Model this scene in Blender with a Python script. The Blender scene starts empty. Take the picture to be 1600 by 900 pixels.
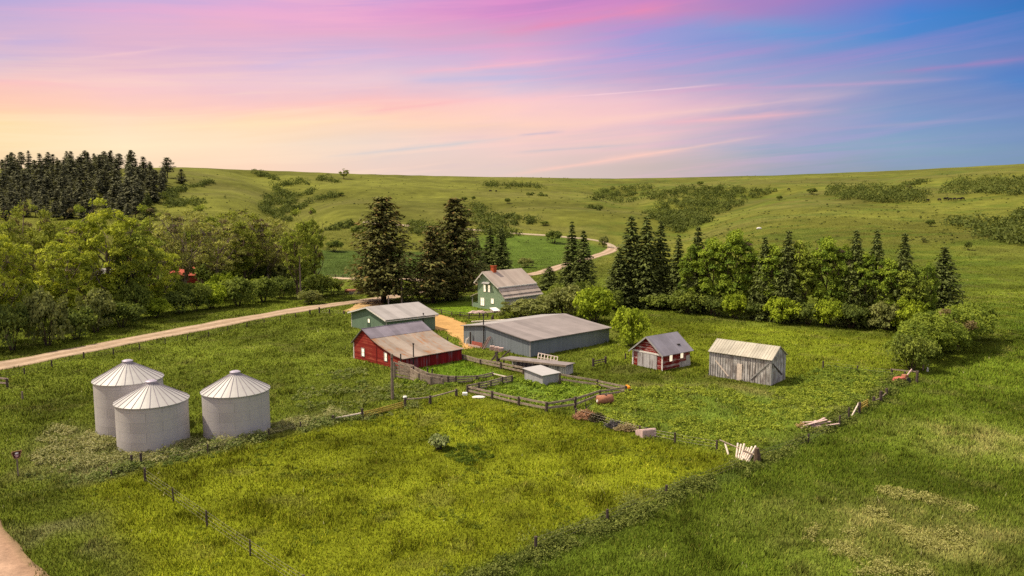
import bpy, math, random
import numpy as np
from mathutils import Vector
R = math.radians
rng = np.random.default_rng(7)
random.seed(7)
scene = bpy.context.scene
COL = scene.collection

# ------------------------------------------------------------------ camera model (drone 19.3 m above the yard)
FPX, HCAM, YH = 1140.0, 19.3, 328.0
TH = math.atan((450 - YH) / FPX)
CT, ST = math.cos(TH), math.sin(TH)

def S(r, g, b):
    def f(c):
        c /= 255.0
        return c / 12.92 if c <= 0.04045 else ((c + 0.055) / 1.055) ** 2.4
    return (f(r), f(g), f(b))

def ray(px, py):
    a = (px - 800) / FPX; b = -(py - 450) / FPX
    return np.array([a, CT + b * ST, -ST + b * CT])

def ztop(Y, py):
    k = (450 - py) / FPX
    return HCAM + Y * (k * CT - ST) / (CT + k * ST)

def proj(X, Y, Z):
    z = Z - HCAM; yy = Y * CT - z * ST; zz = Y * ST + z * CT
    return 800 + FPX * X / yy, 450 - FPX * zz / yy

# ------------------------------------------------------------------ numpy value noise
def _hash(i, j, seed):
    n = (i.astype(np.int64) * 374761393 + j.astype(np.int64) * 668265263 + seed * 974634771) & 0x7fffffff
    n = (n ^ (n >> 13)) * 1274126177 & 0x7fffffff
    n = n ^ (n >> 16)
    return (n & 0xffff) / 65535.0

def vnoise(x, y, seed=0):
    x = np.asarray(x, float); y = np.asarray(y, float)
    i = np.floor(x); j = np.floor(y); u = x - i; v = y - j
    u = u * u * (3 - 2 * u); v = v * v * (3 - 2 * v)
    a = _hash(i, j, seed); b = _hash(i + 1, j, seed); c = _hash(i, j + 1, seed); d = _hash(i + 1, j + 1, seed)
    return (a * (1 - u) + b * u) * (1 - v) + (c * (1 - u) + d * u) * v

def fbm(x, y, seed=0, oct=3):
    s = 0; a = 1; t = 0
    for k in range(oct):
        s = s + a * vnoise(x * 2 ** k + 17.3 * k, y * 2 ** k - 9.1 * k, seed + k); t += a; a *= 0.5
    return s / t

def sstep(a, b, x):
    t = np.clip((x - a) / (b - a), 0, 1)
    return t * t * (3 - 2 * t)

# ------------------------------------------------------------------ terrain
PXT = np.array([-400, 0, 150, 290, 400, 540, 700, 960, 1200, 1400, 1600, 2000])
RY = np.array([264, 263, 264, 261, 265, 271, 275, 279, 274, 266, 255, 240.])
RD = np.array([600, 600, 620, 680, 730, 770, 830, 860, 840, 800, 760, 700.])
Y0 = np.array([200, 215, 220, 225, 235, 250, 270, 290, 190, 180, 175, 170.])
def terr0(X, Y):
    X = np.asarray(X, float); Y = np.asarray(Y, float)
    Yc = np.maximum(Y, 40)
    px = 800 + FPX * np.clip(X / Yc, -1.4, 1.4)
    D = np.interp(px, PXT, RD); yr = np.interp(px, PXT, RY); y0 = np.interp(px, PXT, Y0)
    k = (450 - yr) / FPX
    zr = HCAM + D * (k * CT - ST) / (CT + k * ST)
    s = (Yc - y0) / (D - y0)
    sp = np.maximum(s, 0)
    t = sp - 0.07 * (1 - np.exp(-sp / 0.07))
    prof = t / 0.93 * (1.22 - 0.22 * t / 0.93)
    z = zr * np.where(s < 1, prof, 1)
    z = z - np.where(s > 1, 0.012 * (Yc - D) + 0.00002 * np.minimum(Yc - D, 900) ** 2, 0)
    und = (fbm(X / 75, Y / 75, 3, 3) - 0.5) * 6.5 * sstep(0.03, 0.35, s) * (1 - sstep(0.82, 0.98, s))
    z = z + und
    near = (fbm(X / 9, Y / 9, 11, 2) - 0.5) * 0.32 * (1 - sstep(150, 230, Y))
    return z + near

def _axis(a, b, step, out, g):
    v = list(np.arange(a, b + 1e-6, step)); s = step
    while v[-1] < out:
        s *= g; v.append(v[-1] + s)
    return v
gy = np.array(sorted(set([-600, -300, -150, -80, -40, -20, -8, 0, 6, 12, 18] + _axis(22, 200, 1.0, 6000, 1.022))))
xr_ = _axis(0, 95, 1.0, 5000, 1.03)
gx = np.array(sorted(set([-v for v in xr_[1:]] + xr_)))
GX, GY = np.meshgrid(gx, gy)
GZ = terr0(GX, GY)

def hg(X, Y):
    X = np.asarray(X, float); Y = np.asarray(Y, float)
    i = np.clip(np.searchsorted(gx, X) - 1, 0, len(gx) - 2); j = np.clip(np.searchsorted(gy, Y) - 1, 0, len(gy) - 2)
    u = np.clip((X - gx[i]) / (gx[i + 1] - gx[i]), 0, 1); v = np.clip((Y - gy[j]) / (gy[j + 1] - gy[j]), 0, 1)
    return (GZ[j, i] * (1 - u) + GZ[j, i + 1] * u) * (1 - v) + (GZ[j + 1, i] * (1 - u) + GZ[j + 1, i + 1] * u) * v

TS = np.concatenate([np.arange(18, 260, 0.5), np.geomspace(260, 1600, 900)])
def P(px, py):
    d = ray(px, py)
    x = d[0] * TS; y = d[1] * TS; z = HCAM + d[2] * TS
    e = z - hg(x, y)
    k = np.nonzero(e <= 0)[0]
    if len(k) == 0:                       # just above the skyline: take the ridge
        k0 = int(np.argmin(e[TS < 1000])); t = TS[k0]
    else:
        k0 = k[0]; t = TS[k0] if k0 == 0 else TS[k0 - 1] + (TS[k0] - TS[k0 - 1]) * e[k0 - 1] / (e[k0 - 1] - e[k0])
    X, Y = d[0] * t, d[1] * t
    return np.array([X, Y, float(hg(X, Y))])
def PP(lst): return [P(*a) for a in lst]

def seg_dist(X, Y, pts):
    best = np.full(np.shape(X), 1e9)
    for a, b in zip(pts[:-1], pts[1:]):
        dx, dy = b[0] - a[0], b[1] - a[1]
        t = np.clip(((X - a[0]) * dx + (Y - a[1]) * dy) / (dx * dx + dy * dy + 1e-9), 0, 1)
        best = np.minimum(best, np.hypot(X - a[0] - t * dx, Y - a[1] - t * dy))
    return best
def inside(X, Y, poly):
    r = np.zeros(np.shape(X), bool); n = len(poly)
    for k in range(n):
        x0, y0 = poly[k][:2]; x1, y1 = poly[(k + 1) % n][:2]
        if y0 == y1: continue
        c = (y0 > Y) != (y1 > Y)
        r ^= c & (X < (x1 - x0) * (Y - y0) / (y1 - y0) + x0)
    return r
def pmask(X, Y, poly, soft):
    d = seg_dist(X, Y, list(poly) + [poly[0]])
    sd = np.where(inside(X, Y, poly), d, -d)
    return sstep(-soft, soft, sd)

# draws (coulees) cut into the hills
DRAWS = [([(398, 268), (425, 285), (445, 315), (440, 345)], 6, 22), ([(520, 300), (470, 318), (440, 345)], 4, 18), ([(487, 284), (452, 300), (440, 320)], 3, 14),
         ([(1180, 300), (1120, 318), (1070, 345), (1040, 365)], 6, 26), ([(950, 296), (1010, 315), (1060, 340)], 4, 22), ([(332, 284), (270, 305), (235, 330)], 4, 20),
         ([(760, 322), (800, 340), (850, 350)], 3, 18)]
_dr = [([P(*a) for a in pl], dep, wd) for pl, dep, wd in DRAWS]
_m = GY > 180
for pts, dep, wd in _dr:
    d = seg_dist(GX, GY, pts)
    GZ = GZ - np.where(_m, dep * np.exp(-(d / wd) ** 2), 0)

# ------------------------------------------------------------------ materials
def new_mat(name):
    m = bpy.data.materials.new(name); m.use_nodes = True
    nt = m.node_tree
    for n in list(nt.nodes): nt.nodes.remove(n)
    o = nt.nodes.new('ShaderNodeOutputMaterial')
    return m, nt, o
class NT:
    def __init__(s, nt): s.nt = nt
    def n(s, t, **kw):
        nd = s.nt.nodes.new(t)
        for k, v in kw.items(): setattr(nd, k, v)
        return nd
    def set(s, sock, v):
        if isinstance(v, bpy.types.NodeSocket): s.nt.links.new(v, sock)
        elif isinstance(v, (tuple, list)) and sock.type == 'RGBA': sock.default_value = tuple(v)[:3] + (1,)
        else: sock.default_value = v
    def math(s, op, a, b=0.0, c=0.0, clamp=False):
        nd = s.n('ShaderNodeMath', operation=op, use_clamp=clamp)
        s.set(nd.inputs[0], a); s.set(nd.inputs[1], b); s.set(nd.inputs[2], c)
        return nd.outputs[0]
    def mix(s, f, a, b, mode='MIX', clamp=True):
        nd = s.n('ShaderNodeMix', data_type='RGBA', blend_type=mode, clamp_factor=clamp)
        s.set(nd.inputs[0], f); s.set(nd.inputs[6], a); s.set(nd.inputs[7], b)
        return nd.outputs[2]
    def noise(s, vec, scale, detail=3, rough=0.55, dist=0.0, out=0):
        nd = s.n('ShaderNodeTexNoise')
        if vec is not None: s.set(nd.inputs['Vector'], vec)
        nd.inputs['Scale'].default_value = scale; nd.inputs['Detail'].default_value = detail
        nd.inputs['Roughness'].default_value = rough; nd.inputs['Distortion'].default_value = dist
        return nd.outputs[out]
    def ramp(s, f, stops, interp='LINEAR'):
        nd = s.n('ShaderNodeValToRGB'); cr = nd.color_ramp; cr.interpolation = interp
        while len(cr.elements) < len(stops): cr.elements.new(0.5)
        for e, (p, c) in zip(cr.elements, stops):
            e.position = p; e.color = tuple(c)[:3] + (1,) if isinstance(c, (tuple, list)) else (c, c, c, 1)
        s.set(nd.inputs[0], f)
        return nd.outputs[0]
    def rng(s, v, a, b, c, d, clamp=True):
        nd = s.n('ShaderNodeMapRange', clamp=clamp); s.set(nd.inputs[0], v)
        for k, x in enumerate((a, b, c, d)): nd.inputs[k + 1].default_value = x
        return nd.outputs[0]
    def mapping(s, vec, scale, rot=(0, 0, 0), loc=(0, 0, 0)):
        nd = s.n('ShaderNodeMapping'); s.set(nd.inputs[0], vec)
        nd.inputs['Location'].default_value = loc; nd.inputs['Rotation'].default_value = rot; nd.inputs['Scale'].default_value = scale
        return nd.outputs[0]
    def bump(s, h, strength, dist):
        nd = s.n('ShaderNodeBump'); s.set(nd.inputs['Height'], h); nd.inputs['Strength'].default_value = strength; nd.inputs['Distance'].default_value = dist
        return nd.outputs[0]
    def pbsdf(s, col, rough=0.8, spec=0.2, metal=0.0, normal=None, emit=None, estr=0.0):
        nd = s.n('ShaderNodeBsdfPrincipled'); s.set(nd.inputs['Base Color'], col); s.set(nd.inputs['Roughness'], rough)
        nd.inputs['Specular IOR Level'].default_value = spec; s.set(nd.inputs['Metallic'], metal)
        if normal is not None: s.set(nd.inputs['Normal'], normal)
        if emit is not None: s.set(nd.inputs['Emission Color'], emit); nd.inputs['Emission Strength'].default_value = estr
        return nd.outputs[0]
    def obj(s): return s.n('ShaderNodeTexCoord').outputs['Object']
    def sep(s, v):
        nd = s.n('ShaderNodeSeparateXYZ'); s.set(nd.inputs[0], v); return nd.outputs
    def white(s, v):
        nd = s.n('ShaderNodeTexWhiteNoise', noise_dimensions='1D'); s.set(nd.inputs['W'], v); return nd.outputs[0]

M = {}
def mat_foliage(name, upmix=0.0, trans=0.3, rough=0.6, spec=0.25):
    m, nt, o = new_mat(name); g = NT(nt)
    col = g.n('ShaderNodeAttribute', attribute_name='Col').outputs['Color']
    geo = g.n('ShaderNodeNewGeometry')
    nrm = None
    if upmix > 0:
        vm = g.n('ShaderNodeVectorMath', operation='SCALE'); g.set(vm.inputs[0], geo.outputs['Normal']); vm.inputs['Scale'].default_value = 1 - upmix
        va = g.n('ShaderNodeVectorMath', operation='ADD'); g.set(va.inputs[0], vm.outputs[0]); va.inputs[1].default_value = (0, 0, upmix)
        vn = g.n('ShaderNodeVectorMath', operation='NORMALIZE'); g.set(vn.inputs[0], va.outputs[0]); nrm = vn.outputs[0]
    p = g.pbsdf(col, rough, spec, normal=nrm)
    t = g.n('ShaderNodeBsdfTranslucent'); g.set(t.inputs['Color'], g.mix(1.0, col, (1.15, 1.15, 0.6), 'MULTIPLY'))
    if nrm is not None: g.set(t.inputs['Normal'], nrm)
    ms = g.n('ShaderNodeMixShader'); ms.inputs[0].default_value = trans
    nt.links.new(p, ms.inputs[1]); nt.links.new(t.outputs[0], ms.inputs[2]); nt.links.new(ms.outputs[0], o.inputs[0])
    M[name] = m
mat_foliage('leaf', 0.25, 0.36, 0.8, 0.04)
mat_foliage('needle', 0.25, 0.15, 0.85, 0.04)
mat_foliage('grassblade', 0.8, 0.25, 0.9, 0.02)

def mat_plain(name, col, rough=0.8, spec=0.2, metal=0.0, var=0.25, scale=4.0, bump=0.0, col2=None, stretch=(1, 1, 1)):
    m, nt, o = new_mat(name); g = NT(nt)
    v = g.mapping(g.obj(), stretch)
    f = g.noise(v, scale, 5, 0.65)
    c2 = col2 if col2 is not None else tuple(c * (1 - var) for c in col)
    c1 = tuple(min(1, c * (1 + var)) for c in col) if col2 is None else col
    c = g.mix(g.rng(f, 0.35, 0.68, 0, 1), c1, c2)
    nr = g.bump(f, bump, 0.03) if bump else None
    nt.links.new(g.pbsdf(c, rough, spec, metal, nr), o.inputs[0]); M[name] = m
AL = 0.80
def mat_boards(name, col, worn, width, vertical=True, wear=0.45, gap=0.12, gapcol=(0.02, 0.016, 0.014), streak=1.0, rough=0.85, var=0.3):
    """painted or bare boards: each board its own tint, dark joints, worn patches stretched along the grain"""
    col = tuple(c * AL for c in col); worn = tuple(c * AL for c in worn)
    m, nt, o = new_mat(name); g = NT(nt)
    ob = g.obj(); x, y, z = g.sep(ob)
    a = g.math('ADD', x, y) if vertical else z
    q = g.math('DIVIDE', a, width)
    idx = g.math('FLOOR', q); fr = g.math('FRACT', q)
    tint = g.white(idx)
    st = g.mapping(ob, (1.0, 1.0, 0.25) if vertical else (0.3, 0.3, 2.2))
    f1 = g.noise(st, 1.6 * streak, 6, 0.68)
    f2 = g.noise(ob, 0.9, 3, 0.5)
    w = g.math('ADD', g.math('MULTIPLY', f1, 0.7), g.math('MULTIPLY', f2, 0.3))
    w = g.math('ADD', w, g.math('MULTIPLY', g.math('SUBTRACT', tint, 0.5), 0.16))
    w = g.rng(w, 1 - wear - 0.07, 1 - wear + 0.09, 0, 1)
    c = g.mix(w, col, worn)
    k = g.rng(tint, 0, 1, 1 - var, 1 + var)
    c = g.mix(1.0, c, g.n('ShaderNodeCombineColor').outputs[0], 'MIX') if False else c
    hs = g.n('ShaderNodeHueSaturation'); g.set(hs.inputs['Color'], c); g.set(hs.inputs['Value'], k); c = hs.outputs[0]
    gp = g.math('LESS_THAN', fr, gap)
    c = g.mix(g.math('MULTIPLY', gp, 0.75), c, gapcol)
    nr = g.bump(g.math('SUBTRACT', 1.0, gp), 0.5, 0.02)
    nt.links.new(g.pbsdf(c, rough, 0.15, 0, nr), o.inputs[0]); M[name] = m
def mat_tin(name, col, dirt, rust, rustamt, axis='x', pitch=0.35, rough=0.6, metal=0.05, seam=0.10):
    """ribbed sheet metal: sheets run along the given local axis, rust and dirt streaks run down the slope"""
    col, dirt, rust = (tuple(c * .80 for c in q) for q in (col, dirt, rust))
    m, nt, o = new_mat(name); g = NT(nt)
    ob = g.obj(); x, y, z = g.sep(ob)
    a = x if axis == 'x' else y
    q = g.math('DIVIDE', a, pitch); fr = g.math('FRACT', q); sheet = g.white(g.math('FLOOR', g.math('DIVIDE', a, pitch * 3)))
    st = g.mapping(ob, (1.6, 0.3, 0.4) if axis == 'x' else (0.3, 1.6, 0.4))
    f1 = g.noise(st, 1.3, 6, 0.7); f2 = g.noise(ob, 0.5, 4, 0.6)
    c = g.mix(g.rng(f2, 0.35, 0.65, 0, 0.7), col, dirt)
    rm = g.rng(g.math('ADD', g.math('MULTIPLY', f1, 0.65), g.math('MULTIPLY', f2, 0.35)), 1 - rustamt, 1 - rustamt + 0.12, 0, 0.9)
    c = g.mix(rm, c, rust)
    hs = g.n('ShaderNodeHueSaturation'); g.set(hs.inputs['Color'], c); g.set(hs.inputs['Value'], g.rng(sheet, 0, 1, 0.86, 1.1)); c = hs.outputs[0]
    rib = g.math('LESS_THAN', fr, seam)
    c = g.mix(g.math('MULTIPLY', rib, 0.35), c, dirt)
    hgt = g.math('PINGPONG', q, 0.5)
    nr = g.bump(g.math('SMOOTH_MIN', hgt, 0.12, 0.1), 0.6, 0.05)
    nt.links.new(g.pbsdf(c, g.rng(f2, 0.3, 0.7, rough, rough + 0.25), 0.12, metal, nr), o.inputs[0]); M[name] = m

mat_boards('red_siding', S(150, 46, 38), S(172, 84, 64), 0.17, False, 0.42, 0.10, (0.05, 0.01, 0.01), var=0.18)
mat_boards('red_boards', S(150, 30, 32), S(120, 88, 98), 0.20, True, 0.45, 0.12, (0.03, 0.008, 0.01), var=0.35)
mat_boards('red_shed_siding', S(138, 34, 28), S(206, 188, 178), 0.16, False, 0.43, 0.10, (0.05, 0.01, 0.01), streak=1.4, var=0.15)
mat_boards('grey_doors', S(206, 200, 196), S(140, 130, 126), 0.22, True, 0.45, 0.10, (0.1, 0.09, 0.09), var=0.15)
mat_boards('grey_boards', S(226, 219, 212), S(140, 130, 124), 0.30, True, 0.50, 0.16, (0.03, 0.027, 0.026), streak=1.6, var=0.30)
mat_boards('green_siding', S(150, 170, 138), S(134, 152, 124), 0.15, False, 0.4, 0.10, (0.06, 0.09, 0.065), var=0.08)
mat_boards('garage_siding', S(120, 142, 118), S(106, 126, 104), 0.2, True, 0.4, 0.08, (0.05, 0.075, 0.06), var=0.07)
mat_boards('shed_steel', S(136, 142, 146), S(122, 128, 130), 0.3, True, 0.35, 0.10, (0.08, 0.09, 0.1), rough=0.6, var=0.08)
mat_boards('coop_boards', S(190, 186, 186), S(150, 146, 148), 0.2, True, 0.4, 0.08, (0.14, 0.13, 0.13), var=0.1)
mat_boards('skirt_white', S(206, 200, 196), S(170, 164, 160), 0.2, True, 0.35, 0.08, (0.2, 0.19, 0.18), var=0.08)
mat_tin('tin_lavender', S(150, 140, 150), S(118, 110, 118), S(130, 92, 74), 0.30, 'x', 0.3)
mat_tin('tin_rust', S(172, 156, 142), S(146, 128, 114), S(168, 112, 68), 0.49, 'x', 0.3)
mat_tin('tin_grey', S(178, 170, 166), S(160, 152, 148), S(120, 96, 84), 0.26, 'x', 0.35)
mat_tin('tin_shed', S(158, 146, 142), S(140, 130, 127), S(104, 92, 90), 0.30, 'x', 0.4, rough=0.6)
mat_tin('tin_house', S(196, 178, 164), S(178, 160, 148), S(150, 120, 100), 0.25, 'x', 0.35, rough=0.6)
mat_tin('tin_wood', S(205, 196, 178), S(168, 158, 142), S(140, 110, 84), 0.30, 'y', 0.42, seam=0.28)
mat_tin('tin_slate', S(150, 144, 154), S(122, 116, 124), S(90, 84, 88), 0.34, 'x', 0.5)
mat_plain('trim_white', S(214, 206, 196), 0.7, var=0.12)
mat_plain('trim_green', S(74, 92, 76), 0.8, var=0.15)
mat_plain('trim_red', S(110, 30, 26), 0.8, var=0.2)
mat_plain('trim_grey', S(150, 146, 142), 0.8, var=0.2)
mat_plain('brick', S(176, 84, 50), 0.9, var=0.25, scale=8)
mat_plain('weathered', S(168, 150, 132), 0.9, var=0.3, scale=3, bump=0.3, col2=S(116, 100, 86))
mat_plain('old_boards', S(150, 138, 134), 0.9, var=0.3, scale=2.2, bump=0.3, col2=S(108, 98, 96), stretch=(.4, 3, 1))
mat_plain('post_dark', S(78, 66, 60), 0.95, var=0.3, scale=5, bump=0.3)
mat_plain('post_grey', S(128, 112, 98), 0.95, var=0.3, scale=5, bump=0.3)
mat_plain('wire', S(120, 112, 104), 0.5, metal=0.6)
mat_plain('pale_wood', S(214, 196, 180), 0.85, var=0.2, scale=5)
mat_plain('pink_wood', S(186, 158, 150), 0.85, var=0.2, scale=4, bump=0.2)
mat_plain('yellow_paint', S(172, 146, 66), 0.6, var=0.2)
mat_plain('orange_paint', S(232, 142, 30), 0.5, var=0.2)
mat_plain('rust', S(176, 120, 92), 0.85, var=0.35, scale=6, bump=0.2, col2=S(130, 84, 64))
mat_plain('red_rust', S(168, 92, 78), 0.85, var=0.35, scale=6, bump=0.2)
mat_plain('dark_metal', S(62, 56, 54), 0.7, var=0.3)
mat_plain('white_thing', S(232, 228, 220), 0.6, var=0.08)
mat_plain('salt_block', S(236, 232, 226), 0.6, var=0.08)
mat_plain('straw', S(208, 160, 120), 0.95, var=0.35, scale=9, bump=0.6, col2=S(160, 108, 80))
mat_plain('bark', S(92, 76, 62), 0.95, var=0.35, scale=3, bump=0.5, stretch=(2, 2, 0.4))
mat_plain('bark_grey', S(122, 106, 92), 0.95, var=0.35, scale=3, bump=0.5, stretch=(2, 2, 0.4))
mat_plain('bark_dark', S(70, 58, 50), 0.95, var=0.3, scale=3, bump=0.5, stretch=(2, 2, 0.4))
mat_plain('red_roof', S(176, 78, 56), 0.7, var=0.15)
mat_plain('cattle_hide', S(40, 32, 30), 0.8, var=0.3)
mat_plain('cattle_brown', S(86, 52, 36), 0.8, var=0.3)
mat_plain('rock', S(214, 208, 200), 0.9, var=0.15, scale=3, bump=0.4)
mat_plain('sign_brown', S(74, 40, 34), 0.6, var=0.15)
mat_plain('sign_border', S(186, 142, 104), 0.6, var=0.1)
mat_plain('sign_white', S(244, 232, 232), 0.6, var=0.05)
mat_plain('sign_pink', S(196, 150, 158), 0.6, var=0.08)
mat_plain('dark_inside', S(30, 26, 24), 0.9, var=0.2)
mat_plain('culvert', S(126, 118, 110), 0.7, var=0.2, metal=0.2)
mat_plain('concrete', S(176, 168, 160), 0.9, var=0.15)

def mat_lit(name, col, st):
    m, nt, o = new_mat(name); g = NT(nt)
    f = g.noise(g.obj(), 2.0, 3)
    c = g.mix(g.rng(f, 0.3, 0.7, 0, 0.3), col, tuple(k * 0.8 for k in col))
    nt.links.new(g.pbsdf(c, 0.4, 0.4, emit=c, estr=st), o.inputs[0]); M[name] = m
mat_lit('window_glow', S(252, 236, 205), 0.55)
def mat_glass(name, col):
    m, nt, o = new_mat(name); g = NT(nt)
    f = g.noise(g.obj(), 1.3, 3)
    nt.links.new(g.pbsdf(g.mix(f, col, tuple(k * 0.6 for k in col)), 0.08, 0.5), o.inputs[0]); M[name] = m
mat_glass('glass', (0.03, 0.035, 0.04))

# galvanised bin steel: horizontal corrugation, panel seams
def mat_bin(name, col):
    m, nt, o = new_mat(name); g = NT(nt)
    ob = g.obj(); x, y, z = g.sep(ob)
    ang = g.math('ARCTAN2', y, x)
    row = g.math('FLOOR', g.math('DIVIDE', z, 0.81)); colid = g.math('FLOOR', g.math('ADD', g.math('MULTIPLY', ang, 1.12), g.math('MULTIPLY', row, 0.5)))
    tint = g.white(g.math('ADD', g.math('MULTIPLY', row, 17.0), colid))
    f = g.noise(g.mapping(ob, (1, 1, 0.35)), 1.2, 5, 0.6)
    hs = g.n('ShaderNodeHueSaturation'); g.set(hs.inputs['Color'], g.mix(g.rng(f, 0.3, 0.7, 0, 0.6), col, tuple(c * 0.82 for c in col)))
    g.set(hs.inputs['Value'], g.rng(tint, 0, 1, 0.94, 1.05)); c = hs.outputs[0]
    s1 = g.math('LESS_THAN', g.math('FRACT', g.math('DIVIDE', z, 0.81)), 0.03)
    s2 = g.math('LESS_THAN', g.math('FRACT', g.math('ADD', g.math('MULTIPLY', ang, 1.12), g.math('MULTIPLY', row, 0.5))), 0.02)
    c = g.mix(g.math('MULTIPLY', g.math('MAXIMUM', s1, s2), 0.55), c, tuple(k * 0.5 for k in col))
    wv = g.math('SINE', g.math('MULTIPLY', z, 2 * math.pi / 0.102))
    nr = g.bump(wv, 0.10, 0.012)
    nt.links.new(g.pbsdf(c, 0.5, 0.3, 0.15, nr), o.inputs[0]); M[name] = m
mat_bin('bin_steel', tuple(c * .86 for c in S(208, 200, 197)))
mat_plain('bin_roof', tuple(c * .60 for c in S(220, 214, 208)), 0.5, metal=0.15, var=0.06, scale=1.5)
mat_plain('bin_rib', S(146, 138, 142), 0.5, metal=0.15, var=0.1)
mat_plain('bin_cap', S(170, 160, 172), 0.45, metal=0.3, var=0.1)

def mat_ground():
    m, nt, o = new_mat('ground_cover'); g = NT(nt)
    col = g.n('ShaderNodeAttribute', attribute_name='Col').outputs['Color']
    ob = g.obj()
    f1 = g.noise(ob, 1.4, 6, 0.7); f2 = g.noise(ob, 0.12, 5, 0.62); f3 = g.noise(g.mapping(ob, (1, 3, 1)), 0.025, 4, 0.6)
    hs = g.n('ShaderNodeHueSaturation'); g.set(hs.inputs['Color'], col)
    v = g.math('ADD', g.rng(f1, 0.25, 0.75, 0.62, 1.38, False), g.rng(f2, 0.3, 0.7, -0.22, 0.22, False))
    v = g.math('ADD', v, g.rng(f3, 0.3, 0.7, -0.12, 0.12, False))
    g.set(hs.inputs['Value'], v)
    c = hs.outputs[0]
    c = g.mix(g.rng(f2, 0.55, 0.75, 0, 0.22), c, (0.15, 0.125, 0.035))
    nr = g.bump(f1, 0.8, 0.25)
    nt.links.new(g.pbsdf(c, 0.95, 0.05, 0, nr), o.inputs[0]); M['ground_cover'] = m
mat_ground()
def mat_road():
    m, nt, o = new_mat('gravel'); g = NT(nt)
    col = g.n('ShaderNodeAttribute', attribute_name='Col').outputs['Color']
    ob = g.obj(); f1 = g.noise(ob, 3.2, 7, 0.8); f2 = g.noise(ob, 0.5, 5, 0.65)
    hs = g.n('ShaderNodeHueSaturation'); g.set(hs.inputs['Color'], col)
    g.set(hs.inputs['Value'], g.math('ADD', g.rng(f1, 0.25, 0.75, 0.62, 1.36, False), g.rng(f2, 0.3, 0.7, -0.2, 0.2, False)))
    nr = g.bump(f1, 0.7, 0.06)
    nt.links.new(g.pbsdf(hs.outputs[0], 0.95, 0.05, 0, nr), o.inputs[0]); M['gravel'] = m
mat_road()

# ------------------------------------------------------------------ object helpers
def tag(o, label=None, cat=None, group=None, kind=None):
    if label: o['label'] = label
    if cat: o['category'] = cat
    if group: o['group'] = group
    if kind: o['kind'] = kind
    return o
def root(name, label, cat, loc=(0, 0, 0), rz=0.0, group=None):
    o = bpy.data.objects.new(name, None); COL.objects.link(o)
    o.location = loc; o.rotation_euler = (0, 0, rz); o.empty_display_size = 0.3
    return tag(o, label, cat, group)
def np_mesh(name, V, F, mat, cols=None, parent=None, smooth=False):
    V = np.asarray(V, np.float32); F = np.asarray(F, np.int32); k = F.shape[1]
    me = bpy.data.meshes.new(name)
    me.vertices.add(len(V)); me.vertices.foreach_set('co', V.ravel())
    me.loops.add(F.size); me.loops.foreach_set('vertex_index', F.ravel())
    me.polygons.add(len(F)); me.polygons.foreach_set('loop_start', np.arange(0, F.size, k, dtype=np.int32)); me.polygons.foreach_set('loop_total', np.full(len(F), k, np.int32))
    if smooth: me.polygons.foreach_set('use_smooth', np.ones(len(F), bool))
    me.update(calc_edges=True)
    if cols is not None:
        at = me.color_attributes.new('Col', 'FLOAT_COLOR', 'POINT')
        c4 = np.ones((len(V), 4), np.float32); c4[:, :3] = cols; at.data.foreach_set('color', c4.ravel())
    me.materials.append(M[mat])
    ob = bpy.data.objects.new(name, me); COL.objects.link(ob)
    if parent is not None: ob.parent = parent
    return ob
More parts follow.
